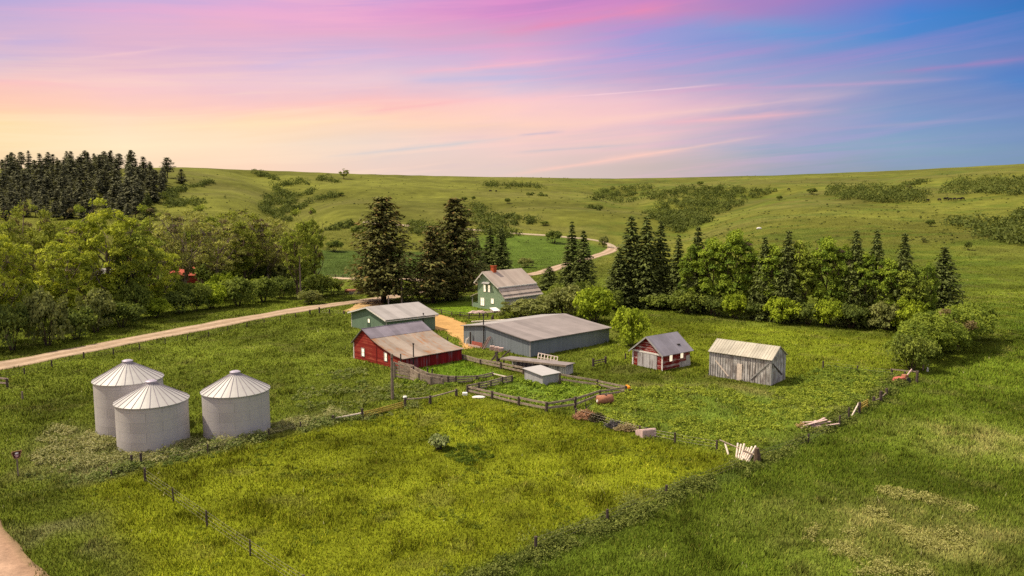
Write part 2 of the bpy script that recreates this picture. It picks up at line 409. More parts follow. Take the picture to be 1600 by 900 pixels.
class MB:
    def __init__(s): s.v = []; s.f = []
    def add(s, vs, fs):
        b = len(s.v); s.v += [tuple(map(float, p)) for p in vs]; s.f += [tuple(b + i for i in f) for f in fs]; return s
    def box(s, x0, x1, y0, y1, z0, z1):
        return s.add([(x0, y0, z0), (x1, y0, z0), (x1, y1, z0), (x0, y1, z0), (x0, y0, z1), (x1, y0, z1), (x1, y1, z1), (x0, y1, z1)],
                     [(0, 3, 2, 1), (4, 5, 6, 7), (0, 1, 5, 4), (1, 2, 6, 5), (2, 3, 7, 6), (3, 0, 4, 7)])
    def tube(s, pts, rad, n=6, cap=True):
        pts = [np.array(p, float) for p in pts]
        if not hasattr(rad, '__len__'): rad = [rad] * len(pts)
        rings = []; vs = []; fs = []
        for i, p in enumerate(pts):
            d = pts[min(i + 1, len(pts) - 1)] - pts[max(i - 1, 0)]; d = d / (np.linalg.norm(d) + 1e-9)
            a = np.array([0, 0, 1.0]) if abs(d[2]) < 0.9 else np.array([1.0, 0, 0])
            u = np.cross(d, a); u /= np.linalg.norm(u); w = np.cross(d, u)
            for k in range(n):
                t = 2 * math.pi * k / n; vs.append(p + rad[i] * (math.cos(t) * u + math.sin(t) * w))
        for i in range(len(pts) - 1):
            for k in range(n):
                a, b = i * n + k, i * n + (k + 1) % n; fs.append((a, a + n, b + n, b))
        if cap: fs.append(tuple(range(n))); fs.append(tuple((len(pts) - 1) * n + k for k in reversed(range(n))))
        return s.add(vs, fs)
    def bar(s, a, b, w, h):
        """rectangular bar between two points, w wide sideways and h high"""
        a = np.array(a, float); b = np.array(b, float); d = b - a; d /= np.linalg.norm(d) + 1e-9
        up = np.array([0, 0, 1.0]) if abs(d[2]) < 0.95 else np.array([0, 1.0, 0])
        u = np.cross(d, up); u /= np.linalg.norm(u); v = np.cross(u, d)
        c = [(-.5, -.5), (.5, -.5), (.5, .5), (-.5, .5)]
        vs = [a + u * w * i + v * h * j for i, j in c] + [b + u * w * i + v * h * j for i, j in c]
        return s.add(vs, [(0, 1, 2, 3), (7, 6, 5, 4), (0, 4, 5, 1), (1, 5, 6, 2), (2, 6, 7, 3), (3, 7, 4, 0)])
    def prism(s, prof, l0, l1, axis='x'):
        """profile [(across, height)] extruded between l0 and l1 along the axis"""
        n = len(prof)
        mk = (lambda a, h, l: (l, a, h)) if axis == 'x' else (lambda a, h, l: (a, l, h))
        vs = [mk(a, h, l0) for a, h in prof] + [mk(a, h, l1) for a, h in prof]
        fs = [tuple(range(n)), tuple(reversed(range(n, 2 * n)))] + [(i, i + n, (i + 1) % n + n, (i + 1) % n) for i in range(n)]
        return s.add(vs, fs)
    def build(s, name, mat, parent=None, smooth=False, bevel=0.0):
        me = bpy.data.meshes.new(name); me.from_pydata(s.v, [], s.f); me.validate(); me.update()
        import bmesh
        bm = bmesh.new(); bm.from_mesh(me); bmesh.ops.recalc_face_normals(bm, faces=bm.faces[:])
        if bevel: bmesh.ops.bevel(bm, geom=bm.edges[:], offset=bevel, segments=1, affect='EDGES', clamp_overlap=True)
        bm.to_mesh(me); bm.free()
        if smooth: me.polygons.foreach_set('use_smooth', np.ones(len(me.polygons), bool))
        me.materials.append(M[mat])
        o = bpy.data.objects.new(name, me); COL.objects.link(o)
        if parent is not None: o.parent = parent
        return o
def kids(o): return [c for c in COL.objects if c.parent == o]
def copy_tree(o, parent=None):
    c = o.copy(); COL.objects.link(c)
    if parent is not None: c.parent = parent
    for ch in list(o.children): copy_tree(ch, c)
    return c
# ------------------------------------------------------------------ land cover
L2 = lambda pts: [(float(p[0]), float(p[1])) for p in PP(pts)]
MEADOW = L2([(205, 722), (330, 700), (440, 672), (523, 660), (565, 652), (632, 637), (715, 616), (736, 616), (855, 645), (905, 650), (1000, 680), (1120, 704), (1178, 722), (1100, 762), (980, 812), (850, 862), (700, 930), (520, 960), (240, 990), (200, 880), (150, 800), (125, 758), (165, 742)])
RIGHTF = L2([(1186, 720), (1290, 665), (1400, 605), (1450, 580), (1560, 540), (1620, 450), (1750, 450), (1900, 960), (600, 960), (850, 866), (980, 816), (1100, 768)])
WEEDY = L2([(860, 600), (985, 610), (1060, 600), (1200, 612), (1330, 590), (1390, 590), (1310, 650), (1180, 716), (1000, 676), (900, 648), (985, 612)])
CORRAL = L2([(733, 610), (853, 640), (978, 610), (876, 590), (800, 592)])
PASTURE = L2([(960, 560), (1000, 500), (1200, 512), (1400, 530), (1390, 580), (1240, 590), (1090, 580)])
BINW = L2([(40, 700), (90, 665), (190, 690), (330, 690), (440, 660), (520, 640), (560, 650), (440, 675), (330, 705), (210, 728), (150, 748), (60, 745)])
CROP = L2([(470, 437), (480, 390), (700, 394), (705, 428), (640, 434), (560, 434)])
KNOLL = L2([(660, 420), (690, 385), (760, 365), (900, 372), (960, 390), (900, 415), (820, 425)])
LAWN = L2([(660, 478), (730, 462), (780, 490), (700, 492)])
BARNY = L2([(640, 575), (722, 563), (790, 585), (740, 592), (680, 592)])
VERGE = L2([(0, 760), (110, 750), (140, 800), (190, 900), (60, 900), (0, 812)])
HEDGE = [P(*a) for a in [(700, 925), (790, 885), (850, 860), (920, 832), (970, 812), (1040, 780), (1100, 757), (1150, 738), (1186, 718), (1230, 696), (1265, 680), (1300, 662), (1330, 645), (1360, 628), (1390, 606), (1410, 594)]]
PALE1 = P(1400, 830); PALE2 = P(1540, 690)
TRAIL = L2([(1150, 606), (1215, 622), (1290, 637), (1335, 632)])
TRAIL2 = L2([(990, 600), (1060, 606), (1130, 600), (1190, 612)])
ROAD_PX = [(-160, 601), (0, 572), (81, 556.5), (200, 533), (300, 514), (400, 495.5), (500, 479), (560, 471.5), (600, 466), (640, 459), (700, 450), (780, 436), (845, 426), (880, 415), (925, 402), (952, 393), (960, 386)]
ROAD = [P(*a) for a in ROAD_PX]
ROAD_B = [P(*a) for a in [(958, 388), (950, 381), (925, 375), (890, 371.5), (860, 368.5), (800, 364.5), (740, 359.5), (660, 354.5), (600, 350), (560, 347)]]
TRACK = [P(*a) for a in [(690, 447), (650, 437.5), (600, 436.5), (540, 435.5), (512, 434.5), (470, 437)]]
YARD = L2([(596, 508), (604, 494), (640, 488), (694, 492), (728, 505), (742, 515), (738, 545), (722, 545), (712, 527), (690, 517), (660, 514)])
YARD2 = L2([(536, 486), (560, 474), (600, 466), (600, 484), (560, 492)])

def cover(X, Y):
    X = np.asarray(X, float); Y = np.asarray(Y, float)
    st = lambda n: np.clip((n - .5) * 1.9 + .5, 0, 1)
    n1 = st(fbm(X / 14, Y / 14, 21, 3))[..., None]; n2 = st(fbm(X / 2.6, Y / 2.6, 31, 3))[..., None]; n3 = st(fbm(X / 60, Y / 45, 41, 3))[..., None]; n4 = st(fbm(X / 7, Y / 5, 33, 3))[..., None]
    C = lambda *c: np.array(c)
    def lay(c, m, col): 
        m = m[..., None]; return c * (1 - m) + col * m
    c = C(.115, .135, .014) * (.68 + .5 * n1) * (.78 + .44 * n2) + np.zeros(X.shape + (3,))
    hill = sstep(190, 300, Y)
    hc = C(.126, .122, .019) * (0.74 + 0.46 * n3) * (.86 + .28 * n4)
    brown = sstep(.55, .85, st(fbm(X / 90 + 7, Y / 40, 43, 4)))[..., None]
    hc = hc * (1 - .35 * brown) + C(.135, .115, .035) * .35 * brown
    c = lay(c, hill, hc)
    c = lay(c, pmask(X, Y, KNOLL, 8), C(.085, .120, .016) * (.85 + .3 * n4))
    c = lay(c, pmask(X, Y, CROP, 3), C(.075, .106, .019) * (0.85 + .12 * np.sin(Y * 1.6 + X * .1)[..., None] + .3 * (n1 - .5)))
    c = lay(c, pmask(X, Y, MEADOW, 1.6), C(.165, .176, .010) * (.74 + .42 * n1) * (.70 + .6 * n2))
    c = lay(c, pmask(X, Y, RIGHTF, 2.0), C(.090, .118, .011) * (.62 + .66 * n1) * (.76 + .48 * n2))
    c = lay(c, pmask(X, Y, PASTURE, 4), C(.140, .158, .012) * (.72 + .5 * n1) * (.85 + .3 * n2))
    c = lay(c, pmask(X, Y, WEEDY, 3) * (.4 + .6 * n4[..., 0]), C(.125, .165, .022) * (.7 + .6 * n2))
    c = lay(c, pmask(X, Y, CORRAL, .6), C(.12, .168, .02) * (.7 + .6 * n2))
    c = lay(c, pmask(X, Y, BARNY, .8), C(.12, .18, .012) * (.8 + .4 * n2))
    c = lay(c, pmask(X, Y, LAWN, 1), C(.14, .20, .014))
    dry = sstep(.50, .68, fbm(X / 5, Y / 5, 51, 3))
    c = lay(c, pmask(X, Y, BINW, 2.5) * (.35 + .65 * dry), C(.235, .215, .095))
    c = lay(c, pmask(X, Y, VERGE, 2) * .6 * dry, C(.20, .18, .08))
    for p, rx, ry in ((PALE1, 6.5, 4.0), (PALE2, 4.5, 5)):
        m = np.exp(-(((X - p[0]) / rx) ** 2 + ((Y - p[1]) / ry) ** 2)) * (.35 + .9 * sstep(.35, .65, fbm(X / 2.2, Y / 2.2, 61, 3)))
        c = lay(c, np.clip(m, 0, .9), C(.27, .245, .075))
    hd = np.exp(-(seg_dist(X, Y, HEDGE) / 1.1) ** 2)
    c = lay(c, hd * .8, C(.07, .095, .018))
    streak = sstep(.52, .7, fbm(X / 22 + Y / 60, Y / 7, 71, 3)) * sstep(30, 60, X) * sstep(70, 100, Y)
    c = lay(c, streak * .45, C(.06, .098, .010))
    for tl, w_ in ((TRAIL, 1.0), (TRAIL2, 1.3)):
        c = lay(c, .6 * np.exp(-(seg_dist(X, Y, tl) / w_) ** 2) * (.4 + .6 * n2[..., 0]), C(.19, .155, .055))
    # bare earth where things lie about the yard
    c = lay(c, sstep(.62, .75, fbm(X / 2.6, Y / 2.6, 81, 3)) * .25 * (1 - hill), C(.16, .13, .05))
    c = c * np.array([.97, 1.03, 1.0])
    return np.clip(c, .004, .6)

f = np.arange(GX.size).reshape(GX.shape)
quads = np.stack([f[:-1, :-1], f[:-1, 1:], f[1:, 1:], f[1:, :-1]], -1).reshape(-1, 4)
gr = np_mesh('ground', np.stack([GX, GY, GZ], -1).reshape(-1, 3), quads, 'ground_cover', cover(GX, GY).reshape(-1, 3), None, True)
tag(gr, 'green farm pasture and open grass hills rising to a bare ridge', 'ground', kind='structure')

def resample(pts, step):
    pts = np.array(pts)[:, :2]
    # Catmull-Rom through the points, then equal steps
    P0 = np.vstack([2 * pts[0] - pts[1], pts, 2 * pts[-1] - pts[-2]]); out = []
    for i in range(1, len(P0) - 2):
        for t in np.linspace(0, 1, 24, endpoint=False):
            a, b, c, d = P0[i - 1], P0[i], P0[i + 1], P0[i + 2]
            out.append(.5 * (2 * b + (c - a) * t + (2 * a - 5 * b + 4 * c - d) * t * t + (3 * b - a - 3 * c + d) * t ** 3))
    out.append(P0[-2]); out = np.array(out)
    L = np.concatenate([[0], np.cumsum(np.hypot(*np.diff(out, axis=0).T))])
    s = np.arange(0, L[-1], step)
    return np.stack([np.interp(s, L, out[:, 0]), np.interp(s, L, out[:, 1])], 1)
def road(name, label, pts, width, lift, c_mid, c_track, step=1.2):
    q = resample(pts, step); t = np.gradient(q, axis=0); t /= np.linalg.norm(t, axis=1)[:, None]; nrm = np.stack([-t[:, 1], t[:, 0]], 1)
    us = np.array([-1, -.94, -.8, -.62, -.45, -.28, -.1, .1, .28, .45, .62, .8, .94, 1.0]); n = len(us)
    wob = 1 + .34 * (fbm(q[:, 0] / 5, q[:, 1] / 5, 5, 3) - .5)
    XY = q[:, None, :] + nrm[:, None, :] * (us[None, :, None] * width / 2 * wob[:, None, None])
    Z = hg(XY[..., 0], XY[..., 1]); zc = hg(q[:, 0], q[:, 1])[:, None]
    prof = np.where(np.abs(us) > .97, -.25, lift + .04 * (1 - us ** 2))
    Z = np.maximum(Z, zc - .1 * width) + prof[None, :]
    tr = np.exp(-((np.abs(us) - .5) / .16) ** 2)[None, :, None] * (.6 + .4 * fbm(XY[..., 0] / 6, XY[..., 1] / 6, 9, 2)[..., None])
    edge = sstep(.75, 1.0, np.abs(us))[None, :, None]
    col = np.array(c_mid) * (1 - tr) + np.array(c_track) * tr
    col = col * (1 - .45 * edge) + np.array((.14, .13, .04)) * .45 * edge
    k = np.arange(len(q) * n).reshape(len(q), n)
    F = np.stack([k[:-1, :-1], k[:-1, 1:], k[1:, 1:], k[1:, :-1]], -1).reshape(-1, 4)
    o = np_mesh(name, np.concatenate([XY, Z[..., None]], -1).reshape(-1, 3), F, 'gravel', col.reshape(-1, 3), None, True)
    return tag(o, label, 'road', kind='structure')
GRV, TRK = (.32, .225, .15), (.49, .36, .26)
road('gravel_road', 'pale gravel road curving past the farmyard and up to the hills', ROAD, 5.4, .05, GRV, TRK)
road('hill_road', 'narrow gravel road running along the foot of the hills', ROAD_B, 4.4, .22, (.36, .28, .19), (.42, .33, .24), 3)
road('farm_track', 'narrow track leading off beside the green crop field', TRACK, 4.6, .12, (.42, .31, .21), TRK, 2)
NEAR_ROAD = [P(*a) for a in [(62, 960), (33, 900), (2, 850), (-30, 800), (-70, 750)]]
NR = [(p[0] - 2.4, p[1] - .9) for p in NEAR_ROAD]
road('dirt_road', 'brown dirt road in the near left corner', [(NR[0][0] + 2, NR[0][1] - 12)] + NR + [(NR[-1][0] - 30, NR[-1][1] + 40)], 6.2, .05, (.33, .20, .13), (.42, .275, .19))
def patch(name, label, poly, lift, col, cat):
    p = np.array(poly); x0, y0 = p.min(0) - 1; x1, y1 = p.max(0) + 1
    xs = np.arange(x0, x1, .5); ys = np.arange(y0, y1, .5); XX, YY = np.meshgrid(xs, ys)
    d = seg_dist(XX, YY, list(poly) + [poly[0]]); sd = np.where(inside(XX, YY, poly), d, -d) + (fbm(XX / 1.5, YY / 1.5, 91, 3) - .5) * 1.4
    Z = hg(XX, YY) + np.clip(sd * .25, -.2, lift)
    k = np.arange(XX.size).reshape(XX.shape); q = np.stack([k[:-1, :-1], k[:-1, 1:], k[1:, 1:], k[1:, :-1]], -1).reshape(-1, 4)
    keep = (sd.ravel()[q] > -.8).any(1)
    c = np.array(col) * (.8 + .4 * fbm(XX / 3, YY / 3, 92, 3)[..., None])
    o = np_mesh(name, np.stack([XX, YY, Z], -1).reshape(-1, 3), q[keep], 'gravel', c.reshape(-1, 3), None, True)
    return tag(o, label, cat, kind='structure')
patch('dirt_yard', 'orange dirt driveway between the green garage and grey shed', YARD, .05, (.46, .265, .10), 'yard')
patch('gravel_apron', 'orange gravel turn-off where the farm drive meets the road', YARD2, .07, (.44, .28, .13), 'yard')

# ------------------------------------------------------------------ buildings
class Bld:
    def __init__(s, name, label, cat, x, y, az):
        s.x, s.y, s.az = x, y, R(az); s.z = float(hg(x, y)) - 0.02
        s.o = root(name, label, cat, (x, y, s.z), s.az)
    def local(s, px, py, axis, val):
        """where the pixel's sight line meets the building's plane axis=val: local coordinates"""
        d = ray(px, py); c, sn = math.cos(s.az), math.sin(s.az)
        o = np.array([-s.x * c - s.y * sn, s.x * sn - s.y * c, HCAM - s.z]); dl = np.array([d[0] * c + d[1] * sn, -d[0] * sn + d[1] * c, d[2]])
        i = 'xyz'.index(axis); t = (val - o[i]) / dl[i]
        return o + t * dl
def roof_slab(b, name, mat, p0, p1, l0, l1, th=.09, axis='x', ext=(0, 0), lift=.03, sag=0.0):
    """sheet roof between two profile points, extended past them by ext"""
    (a0, h0), (a1, h1) = p0, p1; L = math.hypot(a1 - a0, h1 - h0); d = ((a1 - a0) / L, (h1 - h0) / L)
    nx, nz = -d[1], d[0]
    if nz < 0: nx, nz = -nx, -nz
    a0, h0, a1, h1 = a0 - d[0] * ext[0], h0 - d[1] * ext[0], a1 + d[0] * ext[1], h1 + d[1] * ext[1]
    mb = MB(); N = 6
    prof = []
    for k in range(N + 1):
        t = k / N; sg = -sag * 4 * t * (1 - t); prof.append((a0 + (a1 - a0) * t + nx * (lift + sg), h0 + (h1 - h0) * t + nz * (lift + sg)))
    top = [(p[0] + nx * th, p[1] + nz * th) for p in prof]
    mb.prism(prof + top[::-1], l0, l1, axis)
    return mb.build(name, mat, b)
def window(parent, plane, val, a, z, w, h, out=-1, frame=.09, fmat='trim_white', pmat='window_glow', bars=(1, 1), depth=.06, label=None):
    """window on plane x=val or y=val; a = coordinate along the wall, z = sill height; out = outward sign"""
    def bx(mb, a0, a1, z0, z1, d0, d1):
        lo, hi = sorted((val + out * d0, val + out * d1))
        if plane == 'x': mb.box(lo, hi, a0, a1, z0, z1)
        else: mb.box(a0, a1, lo, hi, z0, z1)
    mb = MB(); bx(mb, a - w / 2 - frame, a - w / 2, z - frame, z + h + frame, -.03, depth); bx(mb, a + w / 2, a + w / 2 + frame, z - frame, z + h + frame, -.03, depth)
    bx(mb, a - w / 2, a + w / 2, z - frame, z, -.03, depth); bx(mb, a - w / 2, a + w / 2, z + h, z + h + frame, -.03, depth)
    for k in range(1, bars[0]): t = a - w / 2 + w * k / bars[0]; bx(mb, t - .025, t + .025, z, z + h, .012, depth - .01)
    for k in range(1, bars[1]): t = z + h * k / bars[1]; bx(mb, a - w / 2, a + w / 2, t - .02, t + .02, .010, depth - .013)
    f = mb.build('window', fmat, parent)
    if label: f['label'] = label
    mp = MB(); bx(mp, a - w / 2 - .002, a + w / 2 + .002, z - .002, z + h + .002, -.02, .008); mp.build('pane', pmat, f)
    return f
def wallbox(parent, name, mat, plane, val, a0, a1, z0, z1, out=-1, d0=.002, d1=.04):
    lo, hi = sorted((val + out * d0, val + out * d1)); mb = MB()
    if plane == 'x': mb.box(lo, hi, a0, a1, z0, z1)
    else: mb.box(a0, a1, lo, hi, z0, z1)
    return mb.build(name, mat, parent)
def arc_profile(pts, n=5):
    """smooth the lower roof run: quadratic through three points"""
    return pts

FOOT = []     # building footprints, for keeping grass out
def foot(b, x0, x1, y0, y1):
    c, s = math.cos(b.az), math.sin(b.az)
    FOOT.append([(b.x + x * c - y * s, b.y + x * s + y * c) for x, y in ((x0, y0), (x1, y0), (x1, y1), (x0, y1))])

# --- red barn
b = Bld('red_barn', 'long low red barn with rust-streaked swept tin roof beside the corral', 'barn', -13.12, 86.36, 44.1)
W, Lb = 10.95, 9.2
prof = [(0, 1.45), (1.5, 1.62), (3.2, 2.0), (4.9, 2.48), (6.45, 3.0), (7.5, 3.5), (8.6, 4.0), (9.8, 3.05), (W, 2.11)]
MB().prism([(0, -.4)] + [(a, h) for a, h in prof] + [(W, -.4)], 0, Lb).build('wall', 'red_siding', b.o)
fb = MB(); fb.box(0, Lb, -.035, -.002, -.4, 1.42); fb.build('board_wall', 'red_boards', b.o)['label'] = 'weathered purple-red vertical board side wall'
def multi_roof(bl, name, mat, pr, l0, l1, ext=(0, 0), th=.07, lift=.03):
    pr = [list(p) for p in pr]
    def e(p, q, x): L = math.hypot(q[0] - p[0], q[1] - p[1]); return (q[0] + (q[0] - p[0]) / L * x, q[1] + (q[1] - p[1]) / L * x)
    if ext[0]: pr[0] = e(pr[1], pr[0], ext[0])
    if ext[1]: pr[-1] = e(pr[-2], pr[-1], ext[1])
    return MB().prism([(a, h + lift) for a, h in pr] + [(a, h + lift + th) for a, h in pr[::-1]], l0, l1).build(name, mat, bl)
r = multi_roof(b.o, 'roof', 'tin_rust', prof[:5], -.25, Lb + .2, (.3, .12)); r['label'] = 'rust-streaked lower sweep of the barn roof'
r = multi_roof(b.o, 'roof', 'tin_lavender', [prof[4], prof[5], prof[6]], -.25, Lb + .2, (0, 0), .08, .06); r['label'] = 'lavender-grey upper slope of the barn roof'
r = multi_roof(b.o, 'roof', 'tin_lavender', prof[6:], -.25, Lb + .2, (0, .3))
MB().tube([(-.25, 8.6, 4.12), (Lb + .2, 8.6, 4.12)], .08, 6).build('ridge_cap', 'tin_lavender', r)
for (px, py, w, h) in ((567.5, 556, .62, .95), (603, 563.5, .52, .95)):
    q = b.local(px, py, 'x', 0); window(b.o, 'x', 0, q[1], q[2], w, h, -1, .09, 'trim_grey', bars=(1, 2))
wallbox(b.o, 'corner_board', 'trim_white', 'x', 0, W - .14, W + .03, -.3, 2.08)
wallbox(b.o, 'corner_board', 'trim_red', 'x', 0, 5.55, 5.7, -.3, 2.6)
q = b.local(645.5, 556, 'y', -.05)
st = MB().tube([(q[0], -.12, .6), (q[0], -.12, 3.05)], .075, 8).tube([(q[0], -.12, 3.05), (q[0], -.12, 3.2)], .12, 8); st.build('stovepipe', 'dark_metal', b.o)
q = b.local(625.5, 557, 'y', -.05)
MB().tube([(q[0], -.12, .9), (q[0], -.12, 2.15)], .08, 8).build('vent_pipe', 'dark_metal', b.o)
foot(b, 0, Lb, 0, W)

# --- green garage
b = Bld('garage', 'green garage with pale grey gable roof behind the red barn', 'garage', -19.27, 110.76, 40.3)
W, Lb, e, hp = 11.13, 9.0, 2.62, 3.95
MB().prism([(0, -.4), (0, e), (W / 2, hp), (W, e), (W, -.4)], 0, Lb).build('wall', 'garage_siding', b.o)
for p0, p1, ext in (((0, e), (W / 2, hp), (.5, 0)), ((W / 2, hp), (W, e), (0, .5))):
    roof_slab(b.o, 'roof', 'tin_grey', p0, p1, -.45, Lb + .45, .12, 'x', ext)
mb = MB(); mb.bar((-.47, -.5, e - .13), (-.47, W / 2, hp - .0), .05, .2); mb.bar((-.47, W / 2, hp), (-.47, W + .5, e - .13), .05, .2); mb.build('fascia', 'trim_white', b.o)
for yy in (0, W): wallbox(b.o, 'corner_board', 'trim_white', 'x', 0, yy - .06, yy + .06, -.3, e - .02)
wallbox(b.o, 'gutter', 'trim_white', 'y', 0, -.3, Lb + .3, e - .28, e - .16, -1, .35, .5)
q = b.local(576.5, 504, 'x', 0); window(b.o, 'x', 0, q[1], q[2], .68, .62, -1, .07, 'trim_green')
wallbox(b.o, 'door', 'trim_green', 'x', 0, q[1] - .48, q[1] + .48, -.2, q[2] - .1)
q = b.local(660, 500, 'y', 0)
MB().tube([(q[0], -.28, -.1), (q[0], -.28, 2.9)], .07, 8).tube([(q[0], -.28, 2.9), (q[0], -.28, 3.1)], .12, 8).build('vent_pipe', 'dark_metal', b.o)
foot(b, 0, Lb, 0, W)

# --- big grey machine shed
b = Bld('machine_shed', 'broad low grey steel machine shed with shallow grey roof', 'shed', 2.42, 94.74, 42.6)
W, Lb, e, hp, wp = 13.99, 16.06, 2.18, 3.2, 9.08
e0 = 2.55
MB().prism([(0, -.5), (0, e), (wp, hp), (W, e0), (W, -.5)], 0, Lb).build('wall', 'shed_steel', b.o)
roof_slab(b.o, 'roof', 'tin_shed', (0, e), (wp, hp), -.3, Lb + .3, .1, 'x', (.35, 0), sag=.05)
r = roof_slab(b.o, 'roof', 'tin_grey', (wp, hp), (W, e0), -.3, Lb + .3, .1, 'x', (0, .35)); r['label'] = 'paler far slope of the shed roof'
wallbox(b.o, 'corner_board', 'trim_grey', 'x', 0, -.05, .1, -.3, e - .02)
q = b.local(756, 545, 'x', -.1)
MB().tube([(-.15, q[1], -.1), (-.15, q[1], 4.6)], .08, 8).tube([(-.15, q[1], 4.6), (-.15, q[1], 4.85)], .13, 8).build('stovepipe', 'dark_metal', b.o)
foot(b, 0, Lb, 0, W); SHED = b

# --- farmhouse
b = Bld('farmhouse', 'green two-storey farmhouse with brick chimney and lit windows', 'house', -1.25, 138.19, 47)
W, Lb = 8.1, 10.4
MB().prism([(.25, -.6), (.25, 2.85), (1.95, 4.2), (1.95, 4.62), (5.72, 7.25), (W - .6, 5.55), (W - .6, -.6)], 0, Lb).build('wall', 'green_siding', b.o)
roof_slab(b.o, 'roof', 'tin_house', (1.95, 4.75), (5.72, 7.3), -.55, Lb + .4, .1, 'x', (.45, 0))
roof_slab(b.o, 'roof', 'tin_house', (5.72, 7.3), (W - .6, 5.62), -.55, Lb + .4, .1, 'x', (0, .75))
MB().bar((-.55, 1.5, 4.5), (Lb + .4, 1.5, 4.5), .2, .26).build('gutter', 'trim_white', b.o)
for k, (p0, p1, lf) in enumerate((((1.25, 3.62), (2.0, 4.28), .24), ((.45, 2.98), (1.3, 3.68), .13), ((-.1, 2.52), (.5, 3.0), .02))):
    s_ = roof_slab(b.o, 'skirt_roof', 'tin_house', p0, p1, -.4, Lb + .4, .1, 'x', (.1, 0), lift=lf); MB().bar((-.42, p0[0] - .14, p0[1] + lf), (Lb + .42, p0[0] - .14, p0[1] + lf), .07, .17).build('edge_trim', 'trim_white' if k != 1 else 'trim_grey', s_)
wallbox(b.o, 'side_wall', 'skirt_white', 'y', .25, .1, Lb, -.4, 2.8, -1, .003, .05)['label'] = 'pale boarded side wall below the skirt roof'
mb = MB(); mb.bar((-.52, 1.5, 4.42), (-.52, 5.72, 7.22), .05, .2); mb.bar((-.52, 5.72, 7.22), (-.52, W + .05, 5.0), .05, .2); mb.build('bargeboard', 'trim_white', b.o)
for yy, zz in ((2.6, 4.75), (4.2, 5.85), (6.6, 6.3), (7.35, 5.4)): MB().bar((-.02, yy, zz - .5), (-.5, yy, zz), .07, .07).bar((-.02, yy, zz), (-.5, yy, zz), .07, .07).build('bracket', 'trim_white', b.o)
for px, py, w, h, br in ((757.5, 455.3, .5, 1.28, (1, 2)), (764.3, 456, .5, 1.28, (1, 2)), (754, 477, .95, 1.45, (2, 2)), (769.5, 474, .68, .88, (1, 1))):
    q = b.local(px, py, 'x', 0); window(b.o, 'x', 0, q[1], q[2], w, h, -1, .08, 'trim_white', bars=br)
q = b.local(761, 442.5, 'x', 0); mb = MB(); mb.prism([(0, q[2] + .25), (-.65, q[2] - .02), (-.65, q[2] - .1), (0, q[2] + .12)], q[1] - 1.0, q[1] + 1.0, 'y'); hd = mb.build('window_hood', 'trim_grey', b.o)
cq = b.local(771.8, 424.5, 'y', 5.4)
ch = MB().box(cq[0] - .42, cq[0] + .42, 5.1, 5.9, 6.4, 8.25).build('chimney', 'brick', b.o)
MB().box(cq[0] - .5, cq[0] + .5, 5.02, 5.98, 8.25, 8.42).build('chimney_cap', 'brick', ch)
MB().box(cq[0] - .26, cq[0] + .26, 5.26, 5.74, 8.421, 8.44).build('flue', 'dark_inside', ch)
# porch on the left
pw0, pw1 = W - .6, W + 1.7
pr_ = MB().prism([(pw0, 3.15), (pw1 + .35, 2.15), (pw1 + .35, 2.05), (pw0, 3.02)], .35, 4.2, 'x').build('porch_roof', 'tin_house', b.o)
pm = MB(); pm.box(.6, 3.9, pw0, pw1, -.4, .12); pm.box(.6, .75, pw0 + .3, pw1, .12, .85); pm.box(.6, 3.9, pw1 - .12, pw1, .12, .85); pm.build('porch', 'green_siding', b.o)
for xx, yy in ((.66, pw1 - .08), (3.84, pw1 - .08), (.66, pw0 + .1)): MB().box(xx - .08, xx + .08, yy - .08, yy + .08, .1, 2.3).build('porch_post', 'trim_grey', b.o)
MB().box(1.2, 2.2, pw0 + .003, pw0 + .06, .12, 2.1).build('door', 'dark_inside', b.o)
foot(b, 0, Lb, 0, W); HOUSE = b

# --- red shed with peeling doors
b = Bld('red_shed', 'small red gabled shed with peeling white double doors', 'shed', 18.12, 86.31, 38.7)
W, Lb, e, hp = 4.75, 5.2, 2.0, 3.85
MB().prism([(0, -.4), (0, e), (W / 2, hp), (W, e), (W, -.4)], 0, Lb).build('wall', 'red_shed_siding', b.o)
roof_slab(b.o, 'roof', 'tin_slate', (0, e), (W / 2, hp), -.35, Lb + .4, .07, 'x', (.3, 0))
roof_slab(b.o, 'roof', 'tin_slate', (W / 2, hp), (W, e), -.35, Lb + .4, .07, 'x', (0, .4))
MB().box(3.6, 4.05, .62, .98, 2.62, 2.80).build('roof_patch', 'dark_metal', b.o)
mb = MB(); mb.bar((-.37, -.3, e - .22), (-.37, W / 2, hp + .01), .04, .17); mb.bar((-.37, W / 2, hp + .01), (-.37, W + .4, e - .28), .04, .17); mb.build('bargeboard', 'trim_grey', b.o)
wallbox(b.o, 'beam', 'trim_white', 'x', 0, -.06, W + .06, e - .18, e + .02, -1, .002, .09)
for y0, y1 in ((.85, 1.98), (2.02, 3.15), (3.2, 3.95)): wallbox(b.o, 'door', 'grey_doors', 'x', 0, y0, y1, -.15, e - .2, -1, .003, .06)
for yy in (0.04, W - .04): wallbox(b.o, 'corner_board', 'trim_white', 'x', 0, yy - .09, yy + .09, -.3, e - .19, -1, .003, .07)
for px, py in ((1048, 564.5), (1065, 559.5)):
    q = b.local(px, py, 'y', 0); window(b.o, 'y', 0, q[0], q[2], .6, .85, -1, .06, 'trim_red')
q = b.local(1069, 571, 'y', 0); wallbox(b.o, 'patch_board', 'grey_doors', 'y', 0, q[0] - .9, q[0] + 1.2, -.2, .72, -1, .003, .03)
wallbox(b.o, 'patch_board', 'grey_doors', 'y', 0, Lb - .75, Lb - .02, .722, 1.35, -1, .003, .028)
foot(b, 0, Lb, 0, W)

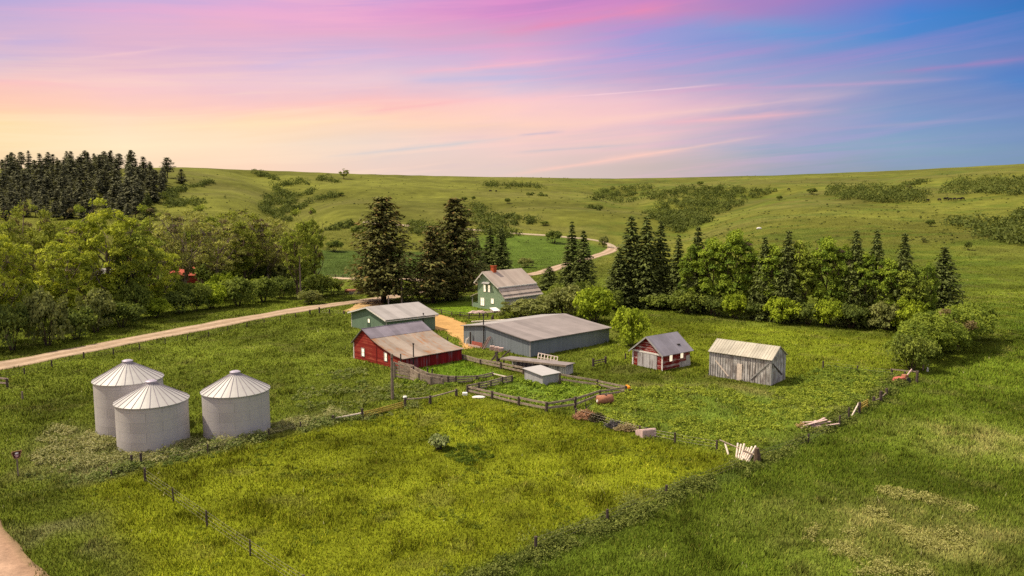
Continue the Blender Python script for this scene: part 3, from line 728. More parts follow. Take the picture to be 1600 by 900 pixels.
# --- weathered grey board barn (ridge along y)
b = Bld('board_barn', 'weathered grey board barn with diagonal braces and ribbed cream roof', 'barn', 28.52, 78.83, 47.2)
Wy, Lx, e, hp = 7.4, 3.9, 2.95, 4.1
MB().prism([(0, -.4), (0, e), (Lx / 2, hp), (Lx, e), (Lx, -.4)], 0, Wy, 'y').build('wall', 'grey_boards', b.o)
roof_slab(b.o, 'roof', 'tin_wood', (0, e), (Lx / 2, hp), -.15, Wy + .15, .05, 'y', (.2, 0))
roof_slab(b.o, 'roof', 'tin_wood', (Lx / 2, hp), (Lx, e), -.15, Wy + .15, .05, 'y', (0, .25))
mb = MB()
for k in range(24): yy = -.1 + k * (Wy + .2) / 23; mb.bar((-.19, yy, e - .03), (Lx / 2, yy, hp + .09), .05, .06)
mb.build('roof_batten', 'tin_wood', b.o)
def brace(bl, name, mat, p, q_, w=.14, t=.05):
    return MB().bar(p, q_, t, w).build(name, mat, bl)
def onx(px, py, d=-.05): return b.local(px, py, 'x', d)
def ony(px, py, d=-.05): return b.local(px, py, 'y', d)
brace(b.o, 'brace', 'pale_wood', onx(1118, 563), onx(1138, 588)); brace(b.o, 'brace', 'trim_grey', onx(1202, 566), onx(1172, 593))
brace(b.o, 'brace', 'post_dark', ony(1207, 568), ony(1222, 585)); brace(b.o, 'brace', 'trim_grey', ony(1206, 566), ony(1209, 575))
q0, q1 = onx(1151, 593), onx(1159.5, 569.5)
wallbox(b.o, 'door', 'pale_wood', 'x', 0, q1[1], q0[1], -.1, q1[2], -1, .003, .06)
wallbox(b.o, 'corner_board', 'trim_grey', 'x', 0, -.04, .14, -.3, e - .02, -1, .003, .05)
wallbox(b.o, 'corner_board', 'trim_grey', 'x', 0, Wy - .14, Wy + .02, -.3, e - .02, -1, .003, .05)
mb = MB()
for k in range(22): yy = .2 + k * .325; (mb.box(-.03, -.004, yy, yy + .06, -.3, e - .12) if not (q1[1] - .08 < yy < q0[1] + .05) else None)
mb.build('batten', 'grey_boards', b.o)
foot(b, 0, Lx, 0, Wy)

# --- small white coop in the corral
b = Bld('calf_hut', 'small whitewashed hut with flat slanted roof inside the corral', 'hut', 3.4, 79.08, 38)
W, Lb = 3.2, 2.35
MB().prism([(0, -.3), (0, 1.15), (W, 1.38), (W, -.3)], 0, Lb).build('wall', 'coop_boards', b.o)
roof_slab(b.o, 'roof', 'bin_roof', (0, 1.15), (W, 1.38), -.2, Lb + .2, .06, 'x', (.18, .18))
wallbox(b.o, 'corner_board', 'trim_grey', 'x', 0, -.05, .08, -.2, 1.12, -1, .003, .04)
foot(b, 0, Lb, 0, W)

# --- open loafing shed (low board roof) behind the hut
pA, pB = P(787, 577), P(884, 588)
az = math.degrees(math.atan2(pB[1] - pA[1], pB[0] - pA[0])); L_ = float(np.hypot(*(pB - pA)[:2]))
b = Bld('loafing_shed', 'low open-fronted cattle shelter with weathered board roof behind the hut', 'shelter', pA[0], pA[1], az)
rf = MB(); rf.prism([(-.3, 1.36), (2.3, 1.16), (2.3, 1.24), (-.3, 1.44)], -.3, L_ + .2); rf.build('roof', 'old_boards', b.o)
MB().box(-.3, L_ + .2, -.36, -.302, 1.24, 1.45).build('fascia', 'weathered', b.o)
MB().box(0, L_, 2.1, 2.18, -.3, 1.16).build('back_wall', 'grey_boards', b.o)
MB().box(L_ - .08, L_, 0, 2.1, -.3, 1.16).build('side_wall', 'grey_boards', b.o)
MB().box(L_ * .72, L_ - .08, .0, .07, -.3, 1.22).build('front_board', 'grey_boards', b.o)
for t in (0, .25, .5, .72): MB().tube([(L_ * t, .06, -.3), (L_ * t, .06, 1.27)], .1, 7).build('post', 'post_dark', b.o)
foot(b, 0, L_, 0, 2.2)
LOAF = b
# pale slatted feed rack leaning on its roof
pr0 = P(829, 572); 
rk = root('feed_rack', 'pale slatted rack propped behind the low cattle shelter', 'rack', (b.x + math.cos(b.az) * L_ * .42 - math.sin(b.az) * 2.35, b.y + math.sin(b.az) * L_ * .42 + math.cos(b.az) * 2.35, b.z), b.az)
mb = MB()
for z in (0, .45, .9): mb.bar((-.1, z * .35, 1.0 + z), (2.6, z * .35, .75 + z), .05, .1)
mb.build('rail', 'pale_wood', rk); mb = MB()
for k in range(7): x = k * .43 - .05; mb.bar((x, 0, .95 - k * .042), (x, .33, 1.92 - k * .042), .1, .04)
mb.build('slat', 'pale_wood', rk)
for x in (0, 2.45): MB().tube([(x, .02, -.2), (x, .1, 1.1)], .06, 6).build('leg', 'post_grey', rk)

# --- grain bins
def grain_bin(px, py, wall_h, label, name='grain_bin'):
    p = P(px, py); r = 2.76
    o = root(name, label, 'grain bin', (p[0], p[1], p[2] - .05), random.uniform(0, .1), 'round steel grain bins beside the road')
    n = 72; mb = MB()
    vs = [(r * math.cos(2 * math.pi * k / n), r * math.sin(2 * math.pi * k / n), z) for z in (-.3, wall_h) for k in range(n)]
    mb.add(vs, [(k, (k + 1) % n, n + (k + 1) % n, n + k) for k in range(n)]); w = mb.build('wall', 'bin_steel', o, True)
    re, rc, hc = r + .11, .36, (r - .3) * math.tan(R(30))
    mb = MB(); z0 = wall_h - .05
    vs = [((re) * math.cos(2 * math.pi * k / n), re * math.sin(2 * math.pi * k / n), z0) for k in range(n)] + [(rc * math.cos(2 * math.pi * k / n), rc * math.sin(2 * math.pi * k / n), z0 + hc) for k in range(n)] + [((re) * math.cos(2 * math.pi * k / n), re * math.sin(2 * math.pi * k / n), z0 - .06) for k in range(n)]
    mb.add(vs, [(k, (k + 1) % n, n + (k + 1) % n, n + k) for k in range(n)] + [(2 * n + k, 2 * n + (k + 1) % n, (k + 1) % n, k) for k in range(n)])
    rf = mb.build('roof', 'bin_roof', o)
    mb = MB(); m = 26
    for k in range(m):
        a = 2 * math.pi * k / m; c, s = math.cos(a), math.sin(a); mb.bar((re * c, re * s, z0 + .015), (rc * c, rc * s, z0 + hc + .015), .045, .05)
    mb.build('roof_rib', 'bin_rib', rf)
    mb = MB(); mb.tube([(0, 0, z0 + hc - .06), (0, 0, z0 + hc + .16)], .42, 20); mb.tube([(0, 0, z0 + hc + .16), (0, 0, z0 + hc + .24)], [.46, .3], 20)
    mb.build('roof_cap', 'bin_cap', o)
    mb = MB(); mb.tube([(r * 1.005 * math.cos(2 * math.pi * k / n), r * 1.005 * math.sin(2 * math.pi * k / n), .02) for k in range(n + 1)], .05, 5, False); mb.build('base_ring', 'bin_rib', o)
    FOOT.append([(p[0] + r * math.cos(a), p[1] + r * math.sin(a)) for a in np.linspace(0, 6.28, 16)[:-1]])
    return o
grain_bin(241, 690.5, 3.72, 'white steel grain bin nearest the camera, overlapping the one behind it')
grain_bin(205, 667, 4.55, 'taller steel grain bin partly hidden behind the front bin')
grain_bin(371, 673.5, 3.83, 'steel grain bin standing apart on the barn side of the other two')
# ------------------------------------------------------------------ fences
def post_at(px, pb, pt=None, h=None):
    p = P(px, pb)
    if h is None: h = max(.4, float(ztop(p[1], pt) - p[2]))
    return p, h
def fence(name, label, cat, posts, rails=(), rail_wh=(.05, .16), rad=.11, pmat='post_dark', rmat='weathered', wires=(), split_rails=False, group=None, tilt=.04, over=.15, rail_idx=None, side=0):
    pts = [post_at(*q) if len(q) < 4 else post_at(q[0], q[1], None, q[3]) for q in posts]
    c = np.mean([p for p, h in pts], 0); c[2] = float(hg(c[0], c[1]))
    o = root(name, label, cat, tuple(c), 0, group)
    rr = random.Random(len(posts) * 7 + int(posts[0][0]))
    for p, h in pts:
        q = p - c; tx, ty = rr.uniform(-tilt, tilt), rr.uniform(-tilt, tilt); r = rad * rr.uniform(.85, 1.15)
        MB().tube([(q[0], q[1], q[2] - .3), (q[0] + tx * h, q[1] + ty * h, q[2] + h)], [r, r * .92], 8).build('post', pmat, o)
    segs = rail_idx or [(i, i + 1) for i in range(len(pts) - 1)]
    for fz in rails:
        mb = MB()
        for i, j in segs:
            (p, h), (q, k) = pts[i], pts[j]; d = (q - p)[:2]; L = np.hypot(*d); d = d / (L + 1e-9); n = np.array([-d[1], d[0]]) * (rad + rail_wh[0] / 2) * side
            a = np.array([p[0] + n[0] - d[0] * over, p[1] + n[1] - d[1] * over, p[2] + h * fz + rr.uniform(-.04, .04)]) - c; b_ = np.array([q[0] + n[0] + d[0] * over, q[1] + n[1] + d[1] * over, q[2] + k * fz + rr.uniform(-.04, .04)]) - c
            mid = (a + b_) / 2 - np.array([0, 0, rr.uniform(0, .03)])
            mb.bar(a, mid, *rail_wh); mb.bar(mid, b_, *rail_wh)
        mb.build('rail', rmat, o)
    for fz in wires:
        mb = MB()
        for i, j in segs:
            (p, h), (q, k) = pts[i], pts[j]
            a = np.array([p[0], p[1], p[2] + h * fz]) - c; b_ = np.array([q[0], q[1], q[2] + k * fz]) - c
            mb.tube([a, (a + b_) / 2 - np.array([0, 0, .03]), b_], .007, 4, False)
        mb.build('wire', 'wire', o)
    return o
W3 = (.93, .62, .34)
fence('wire_fence', 'wire fence of dark posts along the gravel road verge', 'fence',
      [(-30, 598, 586), (38, 585, 575), (81, 574, 563), (131, 560, 550), (177.5, 554.5, 544.5), (218, 546, 537), (258, 538, 529), (293, 532, 523.5), (326, 526, 518), (356, 517.5, 510), (386, 511, 504), (413, 504.5, 498), (438, 500, 493.5), (462, 496, 489), (484, 491, 484)], wires=W3, rad=.09)
fence('gateway', 'stout dark gateway posts with slack gate where the road fence ends', 'gate', [(484.5, 491.5, 484.5), (499, 489, 480), (515, 490, 483), (537.5, 490.5, 486)], wires=(.9, .5, .2), rad=.17)
fence('wooden_gate', 'small tan wooden gate leaning at the left edge of the photo', 'gate', [(-8, 604, 588), (12, 605, 591)], rails=(.9, .45), rmat='pink_wood', rad=.12)
fence('wire_fence', 'wire fence of thin stakes crossing the near meadow corner', 'fence', [(227, 754, 732), (271, 784, 762), (324, 823, 798), (391, 868, 843), (475, 925, 898)], wires=(.95, .75, .5, .25), rad=.06, pmat='post_dark')
o = fence('brace_posts', 'dark braced corner posts of the wire fence in front of the grain bins', 'fence', [(206, 730, 711), (221, 727, 708), (227, 752, 731)], rad=.1, wires=(.9,), rail_idx=[(0, 1)])
fence('wire_fence', 'sagging wire fence through tall weeds behind the grain bins', 'fence', [(174, 745, 735), (206, 730, 715), (325, 708, 694), (420, 682, 670), (470, 670, 659), (521, 659, 649)], wires=(.9, .5), rad=.07)
fence('pole_fence', 'short pole fence leading up to the yellow gate', 'fence', [(521, 660, 649), (566, 655, 638)], rails=(.62,), rail_wh=(.1, .1), rad=.14, rmat='pale_wood')
fence('yellow_gate', 'yellow slatted pole gate between two stout posts near the lone pole', 'gate', [(571, 653.5, 643), (598, 646, 636), (628, 638, 628)], rails=(.92, .6, .3), rail_wh=(.05, .11), rad=.05, rmat='yellow_paint', pmat='yellow_paint')
gf = fence('pole_fence', 'pole fence with white-topped gate post running to the corral corner', 'fence', [(633, 638, 621), (672, 631, 618), (713, 619, 608)], rails=(.82,), rail_wh=(.11, .11), rad=.15)
p, h = post_at(633, 638, 621)
p = p - np.array(gf.location)
MB().tube([(p[0], p[1], p[2] + h + .005), (p[0], p[1], p[2] + h + .13)], [.2, .17], 10).build('post_cap', 'white_thing', gf)['label'] = 'white cap on the gate post'
RW = (.06, .2)
fence('plank_fence', 'two-rail plank fence along the meadow side of the hut corral', 'fence', [(730.5, 614, 602), (769, 623, 611), (810.6, 634, 619.8), (853.6, 643, 628)], rails=(.86, .36), rail_wh=RW, rad=.14, side=0)
fence('plank_fence', 'two-rail plank fence on the right front side of the hut corral, rusty tank below it', 'fence', [(853.9, 643, 628.3), (898.4, 638, 620), (937, 620.5, 609.5), (978, 615, 603)], rails=(.86, .36), rail_wh=RW, rad=.14)
fence('plank_fence', 'plank fence running from behind the hut along the far side of its corral', 'fence', [(875, 600, 583), (933, 606, 593), (977.5, 614.5, 603.3)], rails=(.88, .45), rail_wh=RW, rad=.12)
fence('plank_fence', 'three-rail plank fence closing the corral on the barn side', 'fence', [(733, 613, 601.5), (748, 610, 598), (767, 606, 594), (785, 601, 588.5), (800, 597, 587)], rails=(.9, .58, .25), rail_wh=(.06, .17), rad=.12)
fence('plank_fence', 'three-rail plank fence curving from the tall chute to the corral lane', 'fence', [(700, 600.5, 588), (712, 600.5, 587.5), (745, 597.5, 587), (770, 592, 582)], rails=(.9, .58, .28), rail_wh=(.06, .17), rad=.12)
fence('pole_fence', 'single rail joining two corral ends beside the hut', 'fence', [(770, 592, 583), (791, 597.5, 588)], rails=(.95,), rail_wh=(.09, .09), rad=.08, rmat='pale_wood')
fence('board_chute', 'tall curved wooden chute fence of stacked planks by the lone pole', 'fence', [(617, 591, 565.5), (640, 593.5, 573), (654, 598.5, 583), (673, 601.5, 588), (691.6, 603, 591)], rails=(.95, .75, .55, .35, .14), rail_wh=(.06, .22), rad=.13, pmat='post_grey')
fence('board_chute', 'inner plank fence of the chute running along the barn wall', 'fence', [(624, 585, 565), (646, 590, 572), (668, 595, 583), (690, 597.5, 587), (712, 599.5, 589)], rails=(.97, .72, .45, .2), rail_wh=(.06, .22), rad=.11)
fence('plank_fence', 'heavy two-rail plank fence from the barn corner to the cattle shelter', 'fence', [(723, 562, 554), (751, 569.5, 561.5), (783, 577, 566), (818, 585, 573)], rails=(.85, .4), rail_wh=(.08, .24), rad=.14)
fence('hitching_rail', 'short dark hitching rail standing alone before the small red shed', 'rail', [(927, 572.5, 560.5), (946, 567.5, 557)], rails=(.62, .3), rail_wh=(.1, .1), rad=.15, rmat='post_dark')
fence('wire_fence', 'wire fence of dark posts between the plank corral and the leaning poles', 'fence', [(900, 652, 638), (999, 678, 665), (1054.6, 692, 676), (1120, 703, 688)], wires=(.9, .6, .3), rad=.1)
fence('wire_fence', 'wire fence along the weedy bank beside the right-hand field', 'fence', [(837, 862, 838), (949, 817, 796), (1041, 775, 758), (1182, 722, 704), (1263, 692, 678), (1311, 667, 649), (1326, 656, 637), (1342, 646, 629)], wires=(.9, .6, .3), rad=.09)
fence('yellow_gate', 'small yellow pole gate set in the right-hand field fence', 'gate', [(1345.5, 643, 629.5), (1355, 637, 624)], rails=(.95, .68, .4), rail_wh=(.05, .13), rad=.06, rmat='yellow_paint', pmat='yellow_paint')
fence('pole_fence', 'dark stout posts beyond the small yellow gate', 'fence', [(1342.5, 646, 628.5), (1365, 631, 620), (1376, 628, 611), (1385, 618, 607)], rails=(.4,), rail_wh=(.07, .07), rad=.15, rail_idx=[(1, 2), (2, 3)], rmat='post_grey')
fence('brace_fence', 'H-shaped brace frame with top rail below the lilac hedge', 'fence', [(1393, 587, 576), (1414, 590, 581), (1432.5, 598, 579)], rails=(.93,), rail_wh=(.12, .12), rad=.16, rail_idx=[(0, 2)], rmat='post_grey')
fence('wire_fence', 'wire fence posts standing between the board barn and the lilac hedge', 'fence', [(1286, 575, 564), (1339.5, 581, 571), (1393, 587, 577)], wires=(.9, .5), rad=.1)
fence('yard_fence', 'low dark rail fence around the farmhouse lawn', 'fence', [(672, 487, 481), (690, 491, 484), (706, 494, 487), (719, 494.5, 488), (733, 498, 489), (749, 496.5, 488.5), (762, 496, 490)], rails=(.95, .5), rail_wh=(.09, .09), rad=.1, rmat='post_dark')
fence('pole_fence', 'low pole fence along the drive behind the garage', 'fence', [(575, 476, 471.5), (588, 474.5, 470), (600, 473, 468)], rails=(.9,), rail_wh=(.14, .14), rad=.12, rmat='post_dark')
fence('field_fence', 'far row of dark posts between the crop field and the track', 'fence', [(512 + 12.0 * k, 434.0 + .25 * k, 428.6 + .25 * k) for k in range(6)] + [(596, 436.5, 430.5), (622, 436.5, 431), (640, 437, 431), (652, 437.5, 431.5)], wires=(.9, .5), rad=.14)
for px, pb, pt, lb in ((977, 561, 552, 'lone dark post in the grass left of the small red shed'), (1442, 579, 570, 'thin grey post at the foot of the lilac hedge'), (1449, 580.5, 569, 'pale white-barked post in front of the lilac hedge'),
                       (699, 537, 527, 'dark post standing between the red barn and the grey machine shed'), (664, 597, 586, 'short dark post inside the barn pen'), (668, 589, 574.5, 'tallest of the short dark posts against the barn side wall'), (675, 592, 576, 'dark post right of its fellows against the barn side wall'), (35, 624, 612, 'short grey stake in the paddock at the left edge')):
    p, h = post_at(px, pb, pt)
    t = root('post', lb, 'post', tuple(p)); MB().tube([(0, 0, -.3), (.02, .01, h)], [.1, .09], 8).build('shaft', 'white_thing' if 'white' in lb else 'post_dark' if 'dark' in lb else 'post_grey', t)

# ------------------------------------------------------------------ poles, sign and loose things
def pole(px, pb, pt, lb, rad=.14, mat='post_grey', guy=None, arms=False):
    p, h = post_at(px, pb, pt); t = root('utility_pole', lb, 'pole', tuple(p))
    MB().tube([(0, 0, -.5), (0, 0, h)], [rad, rad * .72], 10).build('shaft', mat, t)
    MB().box(-.09, .09, -rad - .03, rad + .03, h - .5, h - .42).build('insulator_bracket', 'dark_metal', t)
    if guy:
        q = P(*guy) - p; MB().tube([(0, 0, h * .9), tuple(q)], .025, 5).build('guy_wire', 'wire', t)
    return p, h
pole(613.3, 624, 553, 'bare weathered pole standing before the red barn', .17)
pole(470, 468, 401, 'tall pale utility pole at the edge of the roadside wood', .2, 'post_grey', (520, 440))
pole(628, 476, 440, 'pale utility pole with guy wire rising behind the garage roof', .2, 'weathered', (638, 474))
pole(607, 476, 462, 'short pale post beside the dark spruce trunk behind the garage', .16, 'pale_wood')

p, h = post_at(28.5, 744, 704)
t = root('roadside_sign', 'brown shield-shaped roadside sign with pale emblem on a post', 'sign', tuple(p), math.atan2(p[1], p[0]) - math.pi / 2)
MB().box(-.05, .05, -.04, .04, -.3, h - .1).build('post', 'post_grey', t)
def plate(name, pts, y, th, mat, par):
    mb = MB(); n = len(pts); vs = [(x, y, z) for x, z in pts] + [(x, y + th, z) for x, z in pts]
    mb.add(vs, [tuple(range(n)), tuple(reversed(range(n, 2 * n)))] + [(i, i + n, (i + 1) % n + n, (i + 1) % n) for i in range(n)]); return mb.build(name, mat, par)
sc_ = .32; zc = h - .30
sh = lambda k: [(x * sc_ * k, zc + z * sc_ * k) for x, z in ((-1, .78), (-.55, .86), (0, .95), (.55, .92), (1.08, 1.0), (.88, .3), (.72, -.35), (.55, -.85), (0, -.98), (-.55, -.88), (-.78, -.3), (-.95, .3))]
pan = plate('panel', sh(1.0), -.08, .03, 'sign_border', t); plate('panel_face', sh(.84), -.088, .008, 'sign_brown', pan)
plate('emblem', [(x * sc_, zc + z * sc_) for x, z in ((-.38, .3), (-.15, .52), (.15, .58), (.4, .42), (.3, .26), (.05, .16), (-.25, .16))], -.094, .006, 'sign_white', pan)
plate('emblem', [(x * sc_, zc + z * sc_) for x, z in ((-.5, -.02), (.55, .02), (.3, -.2), (.28, -.55), (-.2, -.58), (-.28, -.22))], -.094, .006, 'sign_pink', pan)

def thing_mesh(mb, name, mat, lb, cat, bev=0.0, smooth=False, group=None): return tag(mb.build(name, mat, None, smooth, bev), lb, cat, group)
def heap(name, px, py, rx, ry, h, mat, lb, cat, n=700, straw=.35, col=(.5, .28, .16), col2=(.3, .16, .1), seed=1):
    """a heap of stalks: dense short stalk blades over a mound"""
    r = np.random.default_rng(seed); p = P(px, py)
    a = r.uniform(0, 6.283, n); q = np.sqrt(r.uniform(0, 1, n)); x = rx * q * np.cos(a); y = ry * q * np.sin(a); z = h * (1 - q ** 1.8) * r.uniform(.55, 1, n)
    d = r.normal(size=(n, 3)); d[:, 2] = np.abs(d[:, 2]) * .5; d /= np.linalg.norm(d, axis=1)[:, None]; d *= straw * r.uniform(.5, 1.2, (n, 1))
    s = np.cross(d, r.normal(size=(n, 3))); s /= np.linalg.norm(s, axis=1)[:, None] + 1e-9; s *= .035
    c = np.stack([x, y, z], 1) + p + np.array([0, 0, .03])
    V = np.stack([c - s, c + s, c + d + s * .5, c + d - s * .5], 1).reshape(-1, 3); k = np.arange(n * 4).reshape(n, 4)
    t = r.uniform(0, 1, (n, 1)); cc = np.repeat(np.array(col) * t + np.array(col2) * (1 - t), 4, 0)
    o = root(name, lb, cat, tuple(p)); m = np_mesh('stalks', V - p, k, 'grassblade', cc, o)
    mb = MB(); ns = 14; vs = [(0, 0, h * .75)] + [(rx * f * math.cos(2 * math.pi * i / ns), ry * f * math.sin(2 * math.pi * i / ns), zz) for f, zz in ((.5, h * .6), (.95, -.1)) for i in range(ns)]
    fs = [(0, 1 + i, 1 + (i + 1) % ns) for i in range(ns)] + [(1 + i, 1 + ns + i, 1 + ns + (i + 1) % ns, 1 + (i + 1) % ns) for i in range(ns)]
    mb.add(vs, fs).build('mound', mat, o, True)
    return o
heap('straw_heap', 915, 654, 1.15, .7, .8, 'straw', 'reddish heap of old straw by the corral corner', 'heap', seed=2)
heap('brush_heap', 934, 658, .75, .6, .7, 'post_dark', 'grey-green brush heap right beside the reddish straw heap', 'heap', 500, .4, (.12, .11, .05), (.07, .06, .04), seed=3)
heap('brush_heap', 960, 668, .75, .4, .45, 'post_dark', 'dark scrap and brush heap left of the tan rubble', 'heap', 300, .5, (.05, .045, .045), (.2, .18, .19), seed=4)
heap('straw_heap', 979, 673, .9, .45, .4, 'straw', 'tan rubble and straw heap left of the pinkish board box', 'heap', 420, .5, (.5, .38, .22), (.25, .2, .08), seed=5)
heap('straw_heap', 1254, 668, .5, .3, .3, 'straw', 'orange straw tuft at the left end of the fallen board pile', 'heap', 200, .35, (.5, .33, .15), (.3, .2, .1), seed=6)

def rod(mb, a, b, r=.06, n=7): mb.tube([a, b], r, n)
# board box
p = P(1009, 681); t = root('board_box', 'pinkish board box with a dark knothole lying in the weeds', 'box', tuple(p), R(20))
MB().prism([(-.62, -.1), (.6, -.1), (.66, .38), (.5, .46), (-.5, .78), (-.6, .66)], -.66, .66, 'x').build('shell', 'pink_wood', t, False, .03)
MB().tube([(.18, .1, .66), (.18, .12, .50)], .15, 10).build('opening', 'dark_inside', t)
# rusty tank
p = P(945, 631); t = root('rusty_tank', 'rusty pinkish tank lying on its side under the corral fence', 'tank', tuple(p), R(18))
MB().tube([(-.85, 0, .46), (-.78, 0, .46), (.78, 0, .46), (.85, 0, .46)], [.3, .46, .46, .3], 16).build('shell', 'rust', t, True)
MB().tube([(.05, -.1, .88), (.05, -.1, .97)], .1, 10).build('cap', 'dark_metal', t)
MB().tube([(-.93, -.12, .4), (-.85, -.12, .4)], .13, 10).build('end_cap', 'white_thing', t)
# yellow implement at the corner
p = P(982, 614); t = root('implement', 'orange-yellow farm implement with dark legs at the corral corner', 'implement', tuple(p), R(30))
MB().prism([(-.2, .5), (.15, .45), (.42, .8), (.25, .83), (-.15, .72)], -.12, .12, 'y' if False else 'x').build('hood', 'orange_paint', t, False, .02)
mb = MB(); rod(mb, (-.2, -.3, 0), (0, 0, .7), .05); rod(mb, (.3, .35, 0), (.05, .1, .7), .05); rod(mb, (-.6, .1, .05), (.4, .1, .25), .06); mb.build('leg', 'dark_metal', t)
MB().tube([(.42, -.1, .2), (.42, .05, .2)], .2, 12).build('wheel', 'dark_metal', t)
# hay rake teeth / plough
p = P(916, 640); t = root('plough', 'black iron plough standing in front of the corral fence', 'plough', tuple(p))
mb = MB(); rod(mb, (-.15, 0, 1.0), (0, 0, .1), .035); rod(mb, (0, 0, .1), (.55, .1, .6), .03); rod(mb, (0, 0, .15), (.25, -.1, .45), .03); mb.build('beam', 'dark_metal', t)
mb = MB(); mb.prism([(-.1, 0), (.25, .05), (.1, .28)], -.04, .04, 'x'); mb.build('share', 'dark_metal', t)
# salt block, flat stone
p = P(726.5, 617.5); thing_mesh(MB().box(p[0] - .26, p[0] + .26, p[1] - .2, p[1] + .2, p[2] - .05, p[2] + .3), 'salt_block', 'salt_block', 'small white salt block at the corral corner post', 'salt block', .04)
def rock(px, py, rx, ry, rz, lb, seed=0, mat='rock', name='rock'):
    p = P(px, py); r = random.Random(seed); mb = MB(); n, m = 12, 7; vs = []
    for j in range(m + 1):
        for i in range(n):
            th = math.pi * j / m; ph = 2 * math.pi * i / n; k = 1 + .22 * (float(vnoise(math.cos(ph) * 1.6 + 3 + seed, math.sin(ph) * 1.6 + th * 1.3, seed)) - .5)
            vs.append((p[0] + rx * k * math.sin(th) * math.cos(ph), p[1] + ry * k * math.sin(th) * math.sin(ph), p[2] + rz * .5 + rz * k * math.cos(th)))
    mb.add(vs, [(j * n + i, (j + 1) * n + i, (j + 1) * n + (i + 1) % n, j * n + (i + 1) % n) for j in range(m) for i in range(n)])
    return thing_mesh(mb, name, mat, lb, 'rock')
rock(748, 621.5, .7, .4, .14, 'flat pale stone in the grass below the corral fence', 3)
rock(1186, 358, 1.3, .8, .6, 'pale boulder on the open hillside above the windbreak', 5)
# leaning poles on a rail
p0, p1 = P(1124, 703.5), P(1182, 722)
c = (p0 + p1) / 2; t = root('pole_rack', 'horizontal rail between a thin post and a thick rotten post', 'rail', tuple(c))
mb = MB(); rod(mb, p0 - c + (0, 0, .85), p1 - c + (0, 0, .5), .06); mb.build('rail', 'weathered', t)
mb = MB(); q = P(1182.5, 723) - c; mb.tube([q + (0, 0, -.2), q + (.03, 0, .6), q + (-.05, 0, 1.15)], [.3, .25, .17], 9); mb.build('post', 'bark', t)
leans = [(1139, 711, 1133, 693), (1150, 716, 1153, 692.5), (1153, 717.5, 1158, 694), (1156, 718.5, 1163, 693.5), (1158, 719, 1166, 699), (1160, 720, 1170, 700), (1163, 720.5, 1175, 698), (1161, 719.5, 1160.5, 701), (1166, 721, 1181, 697), (1169, 721, 1179, 703)]
for k, (bx, by, tx, ty) in enumerate(leans):
    a = P(bx, by); Yt = a[1] + .9; d = ray(tx, ty); s_ = Yt / d[1]; b_ = np.array([d[0] * s_, Yt, HCAM + d[2] * s_])
    mb = MB(); rod(mb, a - (0, 0, .1), b_, .075); thing_mesh(mb, 'leaning_pole', 'pale_wood', 'pale peeled pole leaning in the fan of poles against the fence corner', 'pole', 0, False, 'peeled poles leaning at the fence corner')
# fallen boards
p = P(1277, 668)
for k in range(9):
    a = random.uniform(.1, .7) if k % 3 else random.uniform(-.25, .1); L_ = random.uniform(1.3, 2.4); ox, oy = random.uniform(-.9, .9), random.uniform(-.5, .5); tl = random.uniform(.05, .3)
    mb = MB(); mb.bar((p[0] + ox - L_ / 2 * math.cos(a), p[1] + oy - L_ / 2 * math.sin(a), p[2] + .08 + .05 * k), (p[0] + ox + L_ / 2 * math.cos(a), p[1] + oy + L_ / 2 * math.sin(a), p[2] + .1 + .05 * k + tl), .2, .05)
    thing_mesh(mb, 'fallen_board', 'pink_wood', 'pale pinkish board in the fallen pile by the right-hand fence', 'board', 0, False, 'boards in the fallen pile')
# red machinery heap by H brace
p = P(1407, 599); t = root('machinery', 'rusty red old machinery dumped beside the H-shaped brace', 'machinery', tuple(p), R(20))
MB().prism([(-.9, .25), (.4, .15), (.6, .5), (.1, .75), (-.7, .7)], -.4, .4, 'y').build('body', 'red_rust', t, False, .05)
MB().prism([(.2, .3), (.9, .35), (.8, .95), (.35, 1.0)], -.3, .25, 'y').build('hopper', 'rust', t, False, .04)
MB().tube([(-.75, -.5, .35), (-.75, -.38, .35)], .36, 14).build('wheel', 'dark_metal', t); MB().tube([(.6, -.5, .35), (.6, -.38, .35)], .36, 14).build('wheel', 'dark_metal', t)
mb = MB(); rod(mb, (.6, 0, .5), (1.9, .3, 1.4), .08); mb.build('drawbar', 'pink_wood', t)
a = P(1331, 650); b_ = P(1341.5, 645) + (0, 0, 1.0); mb = MB(); rod(mb, a, b_, .07); thing_mesh(mb, 'prop_pole', 'pale_wood', 'pale pole propped against the post left of the small yellow gate', 'pole')
# things along the machine shed wall
def at_shed(px, py, off): 
    q = SHED.local(px, py, 'x', -off); c_, s_ = math.cos(SHED.az), math.sin(SHED.az)
    x, y = SHED.x + q[0] * c_ - q[1] * s_, SHED.y + q[0] * s_ + q[1] * c_; return np.array([x, y, float(hg(x, y))])
p = at_shed(761, 544, .6); t = root('leaning_boards', 'pair of pinkish boards leaning on the machine shed wall', 'board', tuple(p), SHED.az)
mb = MB(); mb.bar((-.5, .1, 0), (.45, -.25, 1.75), .05, .3); mb.build('board', 'pink_wood', t); mb = MB(); mb.bar((-.55, .45, 0), (.45, .1, 1.6), .05, .3); mb.build('board', 'weathered', t)
p = at_shed(745, 543, .5); t = root('scrap_panel', 'rust-red metal panel lying along the machine shed wall', 'panel', tuple(p), SHED.az)
mb = MB(); mb.bar((0, 1.1, .35), (.1, -1.1, .35), .06, .7); mb.build('sheet', 'red_rust', t); mb = MB(); mb.bar((-.5, 1.3, .15), (-.45, -1.3, .15), .1, .3); mb.build('plank', 'pink_wood', t)
